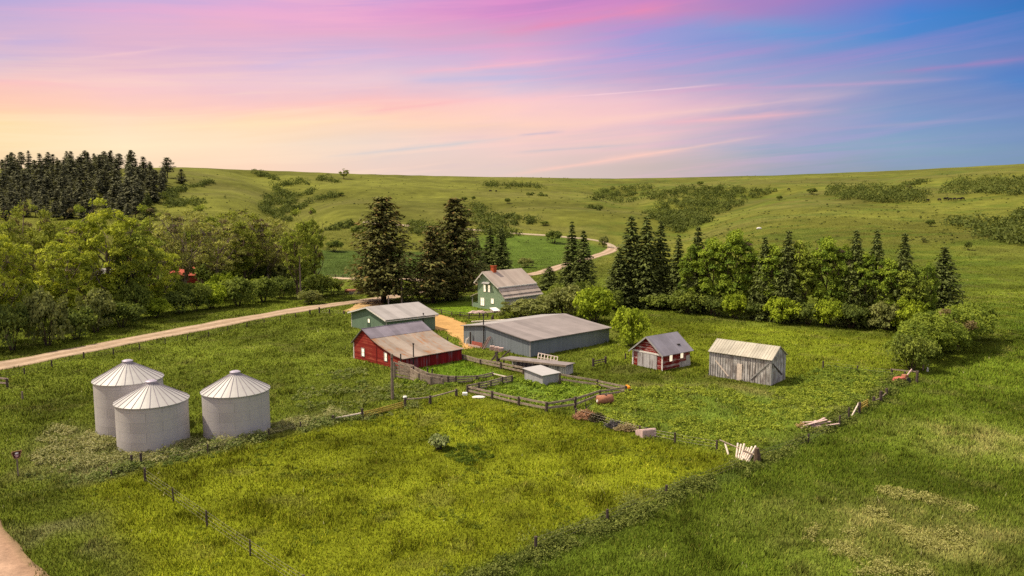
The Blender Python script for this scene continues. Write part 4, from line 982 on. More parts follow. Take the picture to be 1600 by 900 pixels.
for k, (px, py) in enumerate(((769, 547), (776.5, 549), (783, 550.5))):
    p = at_shed(px, py, .6); thing_mesh(MB().box(p[0] - .33, p[0] + .33, p[1] - .3, p[1] + .3, p[2] - .1, p[2] + .58), 'concrete_block', 'pink_wood', ('pale block nearest the leaning boards by the machine shed', 'middle pale block of three by the machine shed wall', 'last pale block in the row towards the shed corner')[k], 'block', .03)
p = at_shed(728, 544, .5); thing_mesh(MB().tube([p, p + (.1, .1, .9)], .09, 7).tube([p + (.1, .1, .5), p + (.4, 0, 1.1)], .06, 6), 'white_pipe', 'white_thing', 'white forked pipe stub at the far corner of the machine shed wall', 'pipe')
p = at_shed(735, 545, .3); thing_mesh(MB().tube([p, p + (0, 0, 1.9)], .11, 7), 'post', 'post_dark', 'dark post set against the machine shed wall beside the rusty panel', 'post')
# dark timbers crossing behind the plank fence
p = P(776, 571); t = root('timber_tripod', 'dark crossed timbers and old loading frame behind the heavy plank fence', 'timber frame', tuple(p))
mb = MB(); rod(mb, (-.9, 0, .3), (.2, .3, 1.7), .1); rod(mb, (-.3, .3, .1), (1.7, .2, 1.95), .1); rod(mb, (.1, -.2, 0), (.0, .2, 1.7), .12); rod(mb, (.6, 0, 0), (-.2, .3, 1.6), .1); rod(mb, (-.5, .5, .7), (.9, .5, .75), .08); mb.build('timber', 'post_dark', t)
# house yard clutter
p = P(746, 489); t = root('tarp_heap', 'low brown heap of boards and tarpaulin below the farmhouse wall', 'heap', tuple(p), R(20))
mb = MB(); ns = 16; mb.add([(0, 0, .42)] + [(f * 2.2 * math.cos(6.283 * i / ns), f * 1.1 * math.sin(6.283 * i / ns), z_ * (1 + .5 * math.sin(i * 2.3))) for f, z_ in ((.55, .32), (1, -.1)) for i in range(ns)], [(0, 1 + i, 1 + (i + 1) % ns) for i in range(ns)] + [(1 + i, 1 + ns + i, 1 + ns + (i + 1) % ns, 1 + (i + 1) % ns) for i in range(ns)]).build('tarpaulin', 'pink_wood', t)
mb = MB(); mb.bar((1.2, -.4, .25), (4.2, -.3, .35), .35, .06); mb.bar((1.6, -.9, .12), (4.4, -.8, .2), .3, .06); mb.build('board', 'pink_wood', t)
p = P(773, 488); t = root('cellar_hatch', 'small white slanted cellar hatch at the farmhouse corner', 'hatch', tuple(p), R(30))
MB().prism([(-.8, 0), (.7, 0), (.7, .75), (-.8, .35)], -.6, .6, 'x').build('box', 'trim_grey', t); MB().prism([(-.9, .36), (.8, .78), (.8, .84), (-.9, .42)], -.7, .7, 'x').build('lid', 'white_thing', t)
p = P(766, 503); mb = MB(); mb.bar((p[0] - 3.2, p[1] - .9, p[2] + .15), (p[0] + 3.4, p[1] + 1.2, p[2] + .2), .4, .22); thing_mesh(mb, 'timber_beam', 'pale_wood', 'long pale timber lying behind the machine shed', 'beam')
p = P(769.5, 500); thing_mesh(MB().tube([p, p + (0, 0, .5), p + (.1, .05, .95)], [.22, .26, .12], 9), 'stump', 'post_dark', 'dark stump standing on the pale timber behind the machine shed', 'stump')
# culvert and bank on the creek
p = P(553, 460); t = root('culvert', 'rusty culvert end and grey headwall beside the gravel road', 'culvert', tuple(p), R(0))
MB().box(-1.1, 1.6, -.1, .25, -.5, .55).build('headwall', 'culvert', t); MB().tube([(-2.2, .7, .75), (2.0, .8, .8)], .42, 12).build('pipe', 'rust', t, True)
# red-roofed cabin and a pale shed roof inside the wood
def cabin(px, py, az, W_, L_, e_, h_, rm, wm, lb):
    p = P(px, py); t = root('cabin', lb, 'cabin', tuple(p), R(az)); MB().prism([(-W_ / 2, -.4), (-W_ / 2, e_), (0, h_), (W_ / 2, e_), (W_ / 2, -.4)], -L_ / 2, L_ / 2).build('wall', wm, t)
    for sg in (-1, 1): roof_slab(t, 'roof', rm, (0, h_), (sg * W_ / 2, e_), -L_ / 2 - .4, L_ / 2 + .4, .1, 'x', (0, .4))
    wallbox(t, 'door', 'dark_inside', 'y', -W_ / 2, -.5, .5, -.1, 2.0)
cabin(291, 441, 8, 5, 6.5, 2.2, 4.1, 'red_roof', 'red_siding', 'red-roofed cabin half hidden among the roadside trees')
cabin(164, 441, 20, 4, 5, 2.2, 3.6, 'tin_grey', 'grey_boards', 'pale-roofed hut barely visible behind trees')

# ------------------------------------------------------------------ cattle (one continuous skinned body, copied)
def make_cow(name, label, mat, group, s=1.0):
    v = [(0, 0, 1.15), (.55, 0, 1.18), (.95, 0, 1.2), (1.25, 0, 1.05), (1.55, 0, .75), (1.75, 0, .5), (-.55, 0, 1.16), (-.85, 0, 1.1), (-.97, 0, .7), (-.98, 0, .4)]
    e = [(0, 1), (1, 2), (2, 3), (3, 4), (4, 5), (0, 6), (6, 7), (7, 8), (8, 9)]
    rad = [.38, .36, .26, .19, .15, .09, .36, .22, .03, .04]
    for x0, par in ((.62, 1), (-.68, 6)):
        for sy in (-.2, .2):
            b0 = len(v); dx = .05 if x0 > 0 else -.06
            v += [(x0, sy, .82), (x0 + dx, sy, .45), (x0 + dx * .5, sy, .03)]; e += [(par, b0), (b0, b0 + 1), (b0 + 1, b0 + 2)]; rad += [.16, .075, .06]
    me = bpy.data.meshes.new(name); me.from_pydata([tuple(s * k for k in q) for q in v], e, []); me.materials.append(M[mat])
    o = bpy.data.objects.new(name, me); COL.objects.link(o)
    o.modifiers.new('Skin', 'SKIN')
    sl = me.skin_vertices[0].data if me.skin_vertices else None
    for i, r_ in enumerate(rad): sl[i].radius = (r_ * s, r_ * s)
    sl[0].use_root = True
    o.modifiers.new('Sub', 'SUBSURF').levels = 1
    return tag(o, label, 'cow', group)
cows = [(1449, 315.5, 'dark cow grazing alone at the left end of the hillside herd'), (1468, 314.5, 'dark cow second from the left of the hillside herd'), (1476, 313, None), (1480, 312.5, None), (1484, 314, None), (1491, 313.5, 'dark cow left of the last pair in the hillside herd'), (1498, 313.5, None), (1504, 312.8, None), (766, 299.8, 'left one of the two dark cattle below the strip of ridge bushes'), (775.5, 300.3, 'right one of the two dark cattle below the strip of ridge bushes'), (1232, 297.5, 'dark cow alone on the slope above the windbreak')]
base = make_cow('cow', '', 'cattle_hide', 'cattle grazing on the hillside', 1.1)
for k, (px, py, lb) in enumerate(cows):
    o = base if k == 0 else base.copy()
    if k: COL.objects.link(o)
    p = P(px, py); o.location = tuple(p); o.rotation_euler = (0, 0, random.uniform(0, 6.28) if k % 2 else random.uniform(-.6, .6))
    o['label'] = lb or 'dark cow in the bunched middle of the hillside herd'
# ------------------------------------------------------------------ vegetation
def diamonds(c, nrm, size, aspect, rg, along=None):
    """leaf cards: one rhombus per leaf at c, facing nrm, long axis 'along' if given"""
    n = len(c)
    if along is None: along = rg.normal(size=(n, 3))
    a = along - nrm * (along * nrm).sum(1)[:, None]; a /= np.linalg.norm(a, axis=1)[:, None] + 1e-9
    b = np.cross(nrm, a); s = size[:, None]
    V = np.stack([c - a * s, c + b * s * aspect, c + a * s, c - b * s * aspect], 1)
    return V
def unit(v): return v / (np.linalg.norm(v, axis=1)[:, None] + 1e-9)

class Tree:
    """generated once, then copied; wood = list of (points, radii), leaves = vertex/colour arrays"""
    def __init__(s): s.w = MB(); s.V = []; s.C = []
    def leaves(s, V, col): s.V.append(V.reshape(-1, 3)); s.C.append(np.repeat(col, 4, 0))
    def build(s, name, label, cat, bark, leafmat, group=None):
        o = root(name, label, cat, (0, 0, 0), 0, group)
        if s.w.v: s.w.build('trunk', bark, o, True)
        V = np.concatenate(s.V); np_mesh('crown', V, np.arange(len(V)).reshape(-1, 4), leafmat, np.concatenate(s.C), o)
        return o

def broadleaf(seed, h, w, nclump, per, leaf, ca, cb, sparse=0.0, base=.16, trunk=.32, twigs=True, clump_r=1.05, dead=0, flat=.78, cc=None):
    g = np.random.default_rng(seed); t = Tree()
    lean = g.normal(0, .02, 2)
    tp = [np.array([lean[0] * z + .12 * math.sin(z * .9 + seed), lean[1] * z + .12 * math.cos(z * .7 + seed), z]) for z in np.linspace(-.4, h * .62, 8)]
    t.w.tube(tp, list(np.linspace(trunk, trunk * .35, 8)), 8)
    nodes = [(p, trunk * .4) for p in tp[3:]]
    nl = 7
    for k in range(nl):
        z0 = h * (.16 + .42 * k / nl); a = k * 2.4 + g.uniform(-.4, .4); b = np.array([np.interp(z0, [p[2] for p in tp], [p[0] for p in tp]), np.interp(z0, [p[2] for p in tp], [p[1] for p in tp]), z0])
        L = (w * .5) * g.uniform(.65, .95); up = h * g.uniform(.18, .34)
        e = b + np.array([math.cos(a) * L, math.sin(a) * L, up]); e[2] = min(e[2], h * .93); m = (b + e) / 2 + np.array([0, 0, -.08 * L]) + g.normal(0, .2, 3)
        r0 = trunk * (.55 - .04 * k); t.w.tube([b, m, e], [r0, r0 * .62, r0 * .22], 6)
        nodes += [(m, r0 * .4), (e, r0 * .2), ((m + e) / 2, r0 * .3)]
        for j in range(2):
            q = m + (e - m) * g.uniform(.1, .7); a2 = a + g.uniform(-1.1, 1.1); e2 = q + np.array([math.cos(a2) * L * .5, math.sin(a2) * L * .5, h * g.uniform(.06, .2)]); t.w.tube([q, (q + e2) / 2 + g.normal(0, .12, 3), e2], [r0 * .34, r0 * .22, r0 * .1], 5); nodes.append((e2, r0 * .1))
    N = np.array([p for p, r_ in nodes]); cen = []
    tries = 0
    while len(cen) < nclump and tries < 6000:
        tries += 1
        d = unit(g.normal(size=(1, 3)))[0]; rr = g.uniform(.35, 1) ** .5
        z = h * (base + (1 - base) * .5) + d[2] * rr * h * (1 - base) * .48
        wz = (1 - ((z / h - .62) / .52) ** 2); wz = max(.25, wz) ** .5
        wz *= 1 + .35 * (vnoise(d[0] * 2 + seed, d[1] * 2 + d[2] * 2, seed) - .5)
        p = np.array([d[0] * rr * w * .5 * wz, d[1] * rr * w * .5 * wz, z])
        dm = np.linalg.norm(N - p, axis=1).min()
        if dm > 2.6 and g.uniform() < .8: continue
        cen.append(p)
    cen = np.array(cen)
    for p in cen:
        i = int(np.argmin(np.linalg.norm(N - p, axis=1)))
        if twigs: t.w.tube([N[i], (N[i] + p) / 2 + np.array([0, 0, -.1]), p], [.05, .035, .015], 4, False)
        if g.uniform() < sparse:
            for j in range(6): q = p + g.normal(0, .8, 3) + np.array([0, 0, .4]); t.w.tube([p, (p + q) / 2 + g.normal(0, .1, 3), q], [.03, .02, .008], 3, False)
            n = int(per * .25)
        else: n = int(per * g.uniform(.7, 1.3))
        R0 = clump_r * g.uniform(.6, 1.35)
        d = unit(g.normal(size=(n, 3))); d[:, 2] = np.where(d[:, 2] < -.3, -d[:, 2] * .6, d[:, 2]); d = unit(d)
        rr = g.uniform(.25, 1, n) ** .55 * (1 + .3 * (vnoise(d[:, 0] * 3 + p[0], d[:, 1] * 3 + d[:, 2] * 3 + p[2], seed) - .5))
        c = p + d * (R0 * rr)[:, None] * np.array([1, 1, flat])
        nr = unit(d * .7 + g.normal(0, .55, (n, 3)) + np.array([0, 0, .25]))
        k = np.clip(g.uniform(0, 1) + g.normal(0, .22, (n, 1)), 0, 1); col = np.array(ca) * (1 - k) + np.array(cb) * k
        if cc is not None and g.uniform() < cc[1]: col = np.array(cc[0]) * g.uniform(.7, 1.2, (n, 1))
        t.leaves(diamonds(c, nr, leaf * g.uniform(.6, 1.3, n), .62, g), col)
    for k in range(dead):
        a = g.uniform(0, 6.28); z0 = h * g.uniform(.3, .6); e = np.array([math.cos(a) * w * .45, math.sin(a) * w * .45, z0 + h * .28]); b = np.array([0, 0, z0])
        t.w.tube([b, (b + e) / 2 + g.normal(0, .3, 3), e], [.12, .08, .02], 5)
        for j in range(7): q = b + (e - b) * g.uniform(.4, 1); q2 = q + g.normal(0, 1.0, 3) + np.array([0, 0, .6]); t.w.tube([q, q2], [.035, .008], 4, False)
    return t

def shrub(seed, h, w, d, nclump, per, leaf, ca, cb, clump_r=.6, stems=6, cc=None):
    g = np.random.default_rng(seed); t = Tree()
    for k in range(stems):
        a = k * 6.283 / stems; e = np.array([math.cos(a) * w * .3, math.sin(a) * d * .3, h * .75]); t.w.tube([np.array([0.1 * math.cos(a), .1 * math.sin(a), -.2]), e * .5 + g.normal(0, .08, 3), e], [.06, .045, .015], 5)
    for _ in range(nclump):
        dr = unit(g.normal(size=(1, 3)))[0]; rr = g.uniform(.2, 1) ** .5; dr[2] = abs(dr[2]) if g.uniform() < .75 else dr[2]
        kx = 1 + .3 * (vnoise(dr[0] * 2.2 + seed, dr[1] * 2.2, seed) - .5)
        p = np.array([dr[0] * rr * (w * .5 - clump_r * .5) * kx, dr[1] * rr * (d * .5 - clump_r * .5) * kx, h * .42 + dr[2] * rr * (h * .56 - clump_r * .4)]); p[2] = max(p[2], clump_r * .35)
        n = int(per * g.uniform(.7, 1.3)); u = unit(g.normal(size=(n, 3))); u[:, 2] = np.where(u[:, 2] < -.2, -u[:, 2], u[:, 2])
        R0 = clump_r * g.uniform(.6, 1.3)
        c = p + u * (R0 * g.uniform(.3, 1, n) ** .6)[:, None]; c[:, 2] = np.maximum(c[:, 2], .02)
        nr = unit(u * .7 + g.normal(0, .55, (n, 3)) + np.array([0, 0, .25]))
        k = np.clip(g.uniform(0, 1) + g.normal(0, .22, (n, 1)), 0, 1); col = np.array(ca) * (1 - k) + np.array(cb) * k
        if cc is not None and g.uniform() < cc[1]: col = np.array(cc[0]) * g.uniform(.7, 1.2, (n, 1))
        t.leaves(diamonds(c, nr, leaf * g.uniform(.6, 1.3, n), .62, g), col)
    return t

def conifer(seed, h, Rb, levels, per_whorl, cards, size, ca, cb, base=.05, power=.85, droop=.25, trunk=.2, cc=None, rag=.25, upturn=.15):
    """whorls of drooping boughs, each bough a flat spray of needle cards"""
    g = np.random.default_rng(seed); t = Tree()
    t.w.tube([(0, 0, -.4), (0, 0, h * .5), (.03, 0, h * .98)], [trunk, trunk * .6, .03], 7)
    for i in range(levels):
        f = (i + g.uniform(-.3, .3)) / levels; f = min(max(f, 0), .985); z = h * (base + (1 - base) * f)
        L0 = Rb * max(.05, (1 - f)) ** power * (1 if f > .12 else .75 + 2 * f)
        m = max(3, int(per_whorl * (1 - .45 * f))); a0 = g.uniform(0, 6.28)
        for k in range(m):
            a = a0 + k * 6.283 / m + g.uniform(-.25, .25); L = L0 * g.uniform(1 - rag, 1 + rag * .6)
            dr = np.array([math.cos(a), math.sin(a), 0]); sd = np.array([-dr[1], dr[0], 0])
            n = max(4, int(cards * (.35 + .65 * L / Rb)))
            s = g.uniform(.12, 1, n) ** .8
            wd = (.10 + .30 * np.sin(np.pi * np.minimum(s * .95, 1))) * L * .75
            off = g.uniform(-1, 1, n)
            zz = -droop * L * s ** 1.3 + upturn * L * s ** 3 + g.normal(0, .05 * L + .03, n)
            c = np.array([0, 0, z]) + dr * (s * L)[:, None] + sd * (off * wd)[:, None] + np.array([0, 0, 1.0]) * zz[:, None]
            al = unit(dr * .9 + sd * (off * .9)[:, None] + np.array([0, 0, -.35]) + g.normal(0, .25, (n, 3)))
            nr = unit(np.array([0, 0, 1.0]) + dr * .45 + g.normal(0, .45, (n, 3)))
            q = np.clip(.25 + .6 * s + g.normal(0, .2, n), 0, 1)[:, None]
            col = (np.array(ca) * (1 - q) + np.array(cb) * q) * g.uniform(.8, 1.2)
            if cc is not None:
                mk = (g.uniform(0, 1, n) < cc[1] * (.3 + f))[:, None]; col = np.where(mk, np.array(cc[0]) * g.uniform(.7, 1.2, (n, 1)), col)
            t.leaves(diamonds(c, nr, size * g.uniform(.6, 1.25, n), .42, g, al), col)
    return t

HID = []
def stock(o):
    HID.append(o); return o
class Kind:
    """first use places the built tree itself, later uses copy it with its parts"""
    def __init__(s, tree, name, bark, leafmat, h, w): s.t, s.name, s.bark, s.leafmat, s.h, s.w = tree, name, bark, leafmat, h, w; s.o = None
    def place(s, pos, h, w, rz, label, cat, group=None, tilt=0):
        if s.o is None: s.o = o = s.t.build(s.name, label, cat, s.bark, s.leafmat, group); s.t = None
        else: o = copy_tree(s.o)
        o.location = (pos[0], pos[1], pos[2] - .05); o.scale = (w / s.w, w / s.w, h / s.h); o.rotation_euler = (tilt * math.sin(rz), tilt * math.cos(rz), rz)
        o['label'] = label; o['category'] = cat
        if group: o['group'] = group
        elif 'group' in o: del o['group']
        return o

OLIVE, LIME, DEEP, BROWN = (.12, .145, .028), (.26, .29, .035), (.085, .115, .024), (.19, .155, .07)
cot = [Kind(broadleaf(10 + k, 17, 11, n_, 105, .21, ca, cb, sp, .19, .40, True, 1.02, dd, cc=(BROWN, br)), 'cottonwood_tree', 'bark_grey' if k % 2 == 0 else 'bark', 'leaf', 17, 11)
       for k, (n_, ca, cb, sp, dd, br) in enumerate([(150, (.27, .31, .040), (.54, .56, .06), .05, 1, .03), (125, (.21, .235, .04), (.42, .44, .07), .18, 2, .10), (95, (.27, .27, .065), (.44, .43, .11), .32, 6, .22), (120, (.18, .22, .034), (.37, .41, .055), .08, 2, .04)])]
pop = [Kind(broadleaf(30 + k, 15, 6.0, 150, 105, .20, ca, cb, .03, .03, .22, True, .80, 0, flat=1.05), 'poplar_tree', 'bark', 'leaf', 15, 6.0)
       for k, (ca, cb) in enumerate([((.125, .19, .026), (.32, .395, .042)), ((.105, .155, .024), (.26, .33, .036)), ((.15, .195, .032), (.33, .38, .05))])]
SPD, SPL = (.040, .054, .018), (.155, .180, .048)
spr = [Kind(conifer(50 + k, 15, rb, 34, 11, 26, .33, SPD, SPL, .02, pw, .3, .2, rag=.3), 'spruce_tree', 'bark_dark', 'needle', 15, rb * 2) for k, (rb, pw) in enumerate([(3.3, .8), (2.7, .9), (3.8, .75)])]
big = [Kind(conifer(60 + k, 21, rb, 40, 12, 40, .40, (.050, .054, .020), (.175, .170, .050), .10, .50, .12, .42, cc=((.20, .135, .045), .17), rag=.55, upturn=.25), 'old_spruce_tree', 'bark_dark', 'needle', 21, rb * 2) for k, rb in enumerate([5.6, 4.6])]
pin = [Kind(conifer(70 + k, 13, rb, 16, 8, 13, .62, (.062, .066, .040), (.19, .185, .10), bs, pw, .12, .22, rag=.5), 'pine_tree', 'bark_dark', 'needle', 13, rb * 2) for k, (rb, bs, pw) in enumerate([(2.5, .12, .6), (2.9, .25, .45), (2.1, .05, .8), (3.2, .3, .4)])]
shr = [Kind(shrub(80 + k, 3.2, 5, 5, 46, 75, .16, ca, cb, .75), 'shrub', 'bark', 'leaf', 3.2, 5) for k, (ca, cb) in enumerate([((.12, .155, .03), (.26, .30, .05)), ((.18, .235, .02), (.38, .45, .034)), ((.15, .165, .046), (.29, .30, .09)), ((.09, .12, .028), (.19, .225, .042))])]

def put(kinds, k, px, pb, pt, wpx, label, cat='tree', group=None, rz=None):
    if kinds is cot and wpx > 40: pt -= 9; wpx *= .96
    if kinds is big: wpx *= 1.28
    if kinds is pop: wpx *= .9
    p = P(px, pb); h = max(.6, float(ztop(p[1], pt) - p[2])); d = math.hypot(p[0], p[1]); dep = p[1] * CT + (HCAM - p[2]) * ST
    w = wpx * dep / FPX / math.sqrt(1 + ((px - 800) / FPX) ** 2)
    if kinds is spr: w *= 1.38
    return kinds[k].place(p, h, w, rz if rz is not None else random.uniform(0, 6.28), label, cat, group)

# --- roadside wood on the left: (kind, x, base y, top y, width px, label)
WOOD = [
 (0, 10, 532, 356, 110, 'pale green cottonwood at the left edge above the gravel road'),
 (1, 52, 505, 322, 112, 'dark-trunked cottonwood near the left edge, trunk showing between its lower leaves'),
 (0, 108, 512, 372, 104, 'bright leafy cottonwood between the left edge group and the tallest crown'),
 (0, 172, 500, 318, 118, 'tallest bright green cottonwood of the roadside wood'),
 (3, 215, 496, 352, 92, 'rounded dark-stemmed cottonwood left of the red-roofed cabin, lower than the tallest one'),
 (0, 248, 488, 385, 78, 'low bright cottonwood just left of the red-roofed cabin'),
 (2, 292, 470, 326, 100, 'sparse brownish cottonwood right over the red-roofed cabin'),
 (2, 342, 462, 346, 84, 'thin brown-grey cottonwood with bare twigs right of the cabin'),
 (1, 382, 458, 332, 92, 'dark-topped cottonwood with forked limbs among the half-bare trees'),
 (2, 420, 455, 340, 86, 'leaning half-bare cottonwood at the thin end of the wood'),
 (3, 466, 466, 336, 62, 'upright cottonwood beside the tall utility pole'),
 (3, 492, 456, 334, 44, 'last slim cottonwood at the right end of the roadside wood'),
 (0, -35, 545, 340, 120, 'cottonwood cut off by the left edge of the photo'),
 (1, 25, 470, 336, 100, 'cottonwood standing deeper in the wood at the far left'),
 (3, 132, 470, 330, 90, 'cottonwood behind and left of the tallest bright crown'),
 (1, 80, 465, 345, 90, 'olive cottonwood in the second row near the left edge'),
 (3, 232, 462, 330, 90, 'dark cottonwood behind the tallest bright crown on its right'),
 (1, 262, 452, 338, 90, 'olive cottonwood deeper in the wood behind the cabin'),
 (3, 318, 446, 330, 80, 'dark cottonwood behind the sparse brown crowns'),
 (1, 360, 440, 338, 80, 'cottonwood in the back row where the wood thins out'),
 (3, 402, 440, 348, 70, 'dark cottonwood behind the forked half-bare one'),
 (1, 440, 442, 352, 66, 'olive cottonwood behind the tall utility pole'),
]
for k, px, pb, pt, w, lb in WOOD: put(cot, k, px, pb, pt, w, lb)
UNDER = [(1, 243, 497, 464, 52, 'bright yellow-green bush at the road edge of the wood'), (3, 20, 548, 470, 80, 'dark bush at the left edge beneath the pale cottonwoods'), (2, 75, 540, 450, 85, 'grey-olive bush under the dark-trunked cottonwood'), (3, 120, 530, 478, 80, 'dark shrub at the verge below the bright leafy cottonwood'),
 (2, 150, 520, 450, 70, 'grey-brown shrub below the tallest crown'), (3, 190, 512, 468, 75, 'dark shrub left of the bright yellow-green bush'), (0, 212, 500, 440, 60, 'mid-green shrub behind the bright yellow-green bush'), (3, 282, 490, 452, 60, 'dark shrub right of the bright yellow-green bush'), (1, 330, 482, 440, 62, 'light green shrub in the gap right of the cabin'), (0, 305, 486, 440, 55, 'mid-green shrub before the cabin'),
 (0, 372, 478, 432, 70, 'broad green shrub below the half-bare cottonwoods'), (1, 350, 470, 425, 50, 'light shrub between the half-bare trunks'), (0, 412, 472, 432, 60, 'green shrub left of the tall utility pole'), (3, 440, 466, 430, 50, 'dark shrub beside the tall utility pole'), (0, 500, 463, 428, 60, 'rounded shrub right of the tall utility pole'), (3, 520, 460, 432, 34, 'small dark shrub by the creek culvert'), (2, 485, 475, 452, 46, 'low olive shrub at the foot of the tall utility pole'), (0, 45, 520, 440, 70, 'green shrub between the trunks near the left edge'), (1, 178, 470, 420, 60, 'light green shrub deep under the tallest crown'), (0, 100, 480, 420, 70, 'leafy shrub in the understorey left of the tallest crown'), (0, 265, 470, 425, 60, 'leafy shrub in front of the cabin wall'), (3, 332, 456, 408, 64, 'tall dark shrub behind the half-bare trunks right of the cabin'), (0, 368, 452, 404, 62, 'tall green shrub under the dark-topped forked cottonwood'), (3, 404, 454, 408, 62, 'dark shrub under the leaning half-bare cottonwood'), (2, 440, 452, 408, 52, 'olive thicket shrub left of the upright cottonwood by the pole'), (0, 476, 450, 412, 44, 'green shrub behind the tall utility pole')]
for k, px, pb, pt, w, lb in UNDER: put(shr, k, px, pb, pt, w, lb, 'shrub')
# --- old spruces and garden trees
put(big, 0, 600, 473, 306, 100, 'broad brownish old spruce behind the garage, tallest tree by the drive'); put(big, 1, 712, 468, 308, 76, 'tall dark old spruce left of the farmhouse roof'); put(big, 1, 677, 474, 352, 62, 'shorter greenish old spruce between the two tallest ones')
put(big, 0, 700, 470, 400, 50, 'low drooping old spruce beneath the tall dark one by the lawn')
put(spr, 1, 766, 428, 354, 34, 'slim spruce just behind the farmhouse chimney'); put(spr, 0, 783, 430, 354, 36, 'spruce behind the farmhouse ridge, right of the slim one'); put(spr, 2, 745, 440, 370, 40, 'spruce filling the gap behind the farmhouse gable')
put(spr, 1, 893, 450, 345, 38, 'tall narrow spruce standing alone right of the farmhouse'); put(spr, 0, 911, 452, 358, 40, 'brown-tipped spruce leaning into the tall narrow one')
put(spr, 0, 984, 478, 334, 66, 'tall spruce at the left end of the windbreak'); put(spr, 2, 1008, 480, 336, 62, 'middle one of three tall spruces at the windbreak end'); put(spr, 1, 1030, 478, 344, 52, 'third tall spruce of the windbreak end group'); put(spr, 0, 965, 480, 392, 50, 'lower spruce fronting the tall windbreak end group')
put(spr, 1, 1058, 482, 366, 42, 'dark narrow spruce between the end group and the first green poplar')
for k, px, pb, pt, w, lb in [(0, 1088, 488, 350, 50, 'dark spruce tip behind the leftmost green poplar'), (2, 1191, 500, 368, 46, 'spruce tip between the second and third green poplars'), (2, 1227, 503, 358, 52, 'tall dark spruce in the middle of the windbreak'), (2, 1331, 509, 357, 56, 'broad-topped spruce in the right half of the windbreak'), (2, 1363, 510, 357, 52, 'dark spruce right of the broad-topped one'), (2, 1406, 513, 362, 58, 'last inner spruce of the windbreak'), (2, 1470, 488, 384, 70, 'free-standing dark spruce at the right end of the windbreak')]: put(spr, k, px, pb, pt, w, lb)
for k, px, pb, pt, w, lb in [(1, 1082, 488, 378, 52, 'green poplar at the left end of the windbreak'), (0, 1112, 492, 368, 56, 'leafy poplar left of the tallest one'), (0, 1146, 495, 355, 66, 'tallest bright poplar of the windbreak'), (1, 1178, 497, 392, 46, 'lower poplar right of the tallest one'), (0, 1205, 500, 378, 60, 'yellow-green poplar left of the windbreak centre'), (2, 1248, 503, 367, 62, 'full-crowned poplar at the windbreak centre'), (0, 1288, 506, 366, 60, 'bright poplar right of the windbreak centre'), (1, 1318, 508, 382, 50, 'dark-leaved poplar before the broad-topped spruce'), (0, 1346, 510, 392, 52, 'leafy poplar between the two broad spruces'), (0, 1384, 512, 400, 54, 'poplar left of the last low green one'), (2, 1417, 514, 404, 66, 'last broad poplar near the lilac hedge'), (1, 1444, 508, 410, 44, 'narrow poplar filling the gap before the free-standing spruce')]: put(pop, k, px, pb, pt, w, lb)
for k, px, pb, pt, w, lb in [(0, 1075, 490, 452, 60, 'leafy undergrowth bush at the left foot of the windbreak'), (3, 1120, 494, 458, 60, 'dark undergrowth bush below the tallest poplar'), (1, 1150, 498, 455, 50, 'bright bush at the foot of the tallest poplar'), (3, 1185, 500, 466, 50, 'dark undergrowth bush left of the windbreak centre'), (1, 1222, 506, 462, 62, 'bright low bush at the windbreak centre'), (3, 1262, 508, 470, 56, 'dark undergrowth bush right of the windbreak centre'), (1, 1292, 511, 466, 52, 'bright bush below the right half of the windbreak'), (3, 1330, 513, 470, 60, 'dark bush under the broad-topped spruce'), (2, 1382, 516, 470, 60, 'olive-brown bush under the right half of the windbreak'), (1, 1418, 518, 462, 60, 'bright bush beside the lilac hedge'), (0, 1030, 484, 458, 60, 'low bush under the tall windbreak end group')]: put(shr, k, px, pb, pt, w, lb, 'shrub')
# --- garden shrubs
put(shr, 2, 818, 497, 467, 84, 'olive shrub in front of the farmhouse skirt roof', 'shrub'); put(shr, 2, 884, 494, 444, 74, 'tall olive shrub behind the machine shed roof', 'shrub'); put(shr, 1, 928, 504, 446, 76, 'bright green shrub at the far corner of the machine shed', 'shrub'); put(shr, 1, 985, 541, 478, 62, 'round green bush between the machine shed and the small red shed', 'shrub')
put(shr, 0, 872, 470, 442, 40, 'mid-green shrub behind the two olive garden shrubs', 'shrub'); put(shr, 0, 912, 482, 438, 40, 'shrub at the foot of the tall narrow spruce', 'shrub'); put(shr, 0, 955, 485, 452, 44, 'green shrub between the lone spruces and the windbreak', 'shrub')
put(spr, 2, 858, 452, 415, 40, 'small dark spruce sapling beside the far road'); put(shr, 2, 856, 492, 458, 56, 'olive shrub joining the two garden shrubs', 'shrub'); put(shr, 3, 745, 452, 425, 30, 'dark shrub behind the porch', 'shrub')
put(shr, 2, 640, 474, 448, 40, 'greyish shrub beside the pale pole behind the garage', 'shrub'); put(shr, 2, 580, 458, 430, 50, 'olive shrub by the creek below the broad old spruce', 'shrub')
# --- lilac hedge
def hedge():
    a, b_ = P(1420, 572), P(1530, 528); c = (a + b_) / 2; L = float(np.hypot(*(b_ - a)[:2])) + 5; az = math.atan2(b_[1] - a[1], b_[0] - a[0])
    t = shrub(99, 6.0, L + 2, 8.5, 380, 120, .17, (.13, .175, .026), (.28, .33, .042), .95, 16, cc=((.22, .165, .075), .06))
    o = t.build('lilac_hedge', 'large rounded lilac hedge at the right end of the farmyard', 'hedge', 'bark', 'leaf'); o.location = tuple(c); o.rotation_euler = (0, 0, az)
hedge()
put(shr, 0, 1424, 580, 522, 72, 'leafy near end bush of the lilac hedge beside the brace frame', 'shrub')
# meadow bush
shr.append(Kind(shrub(90, 1.0, 1.7, 1.7, 26, 60, .10, (.17, .21, .06), (.40, .43, .18), .3), 'shrub', 'bark', 'leaf', 1.0, 1.7))
put(shr, 4, 686, 702, 680, 36, 'small pale bush alone in the near meadow', 'shrub')

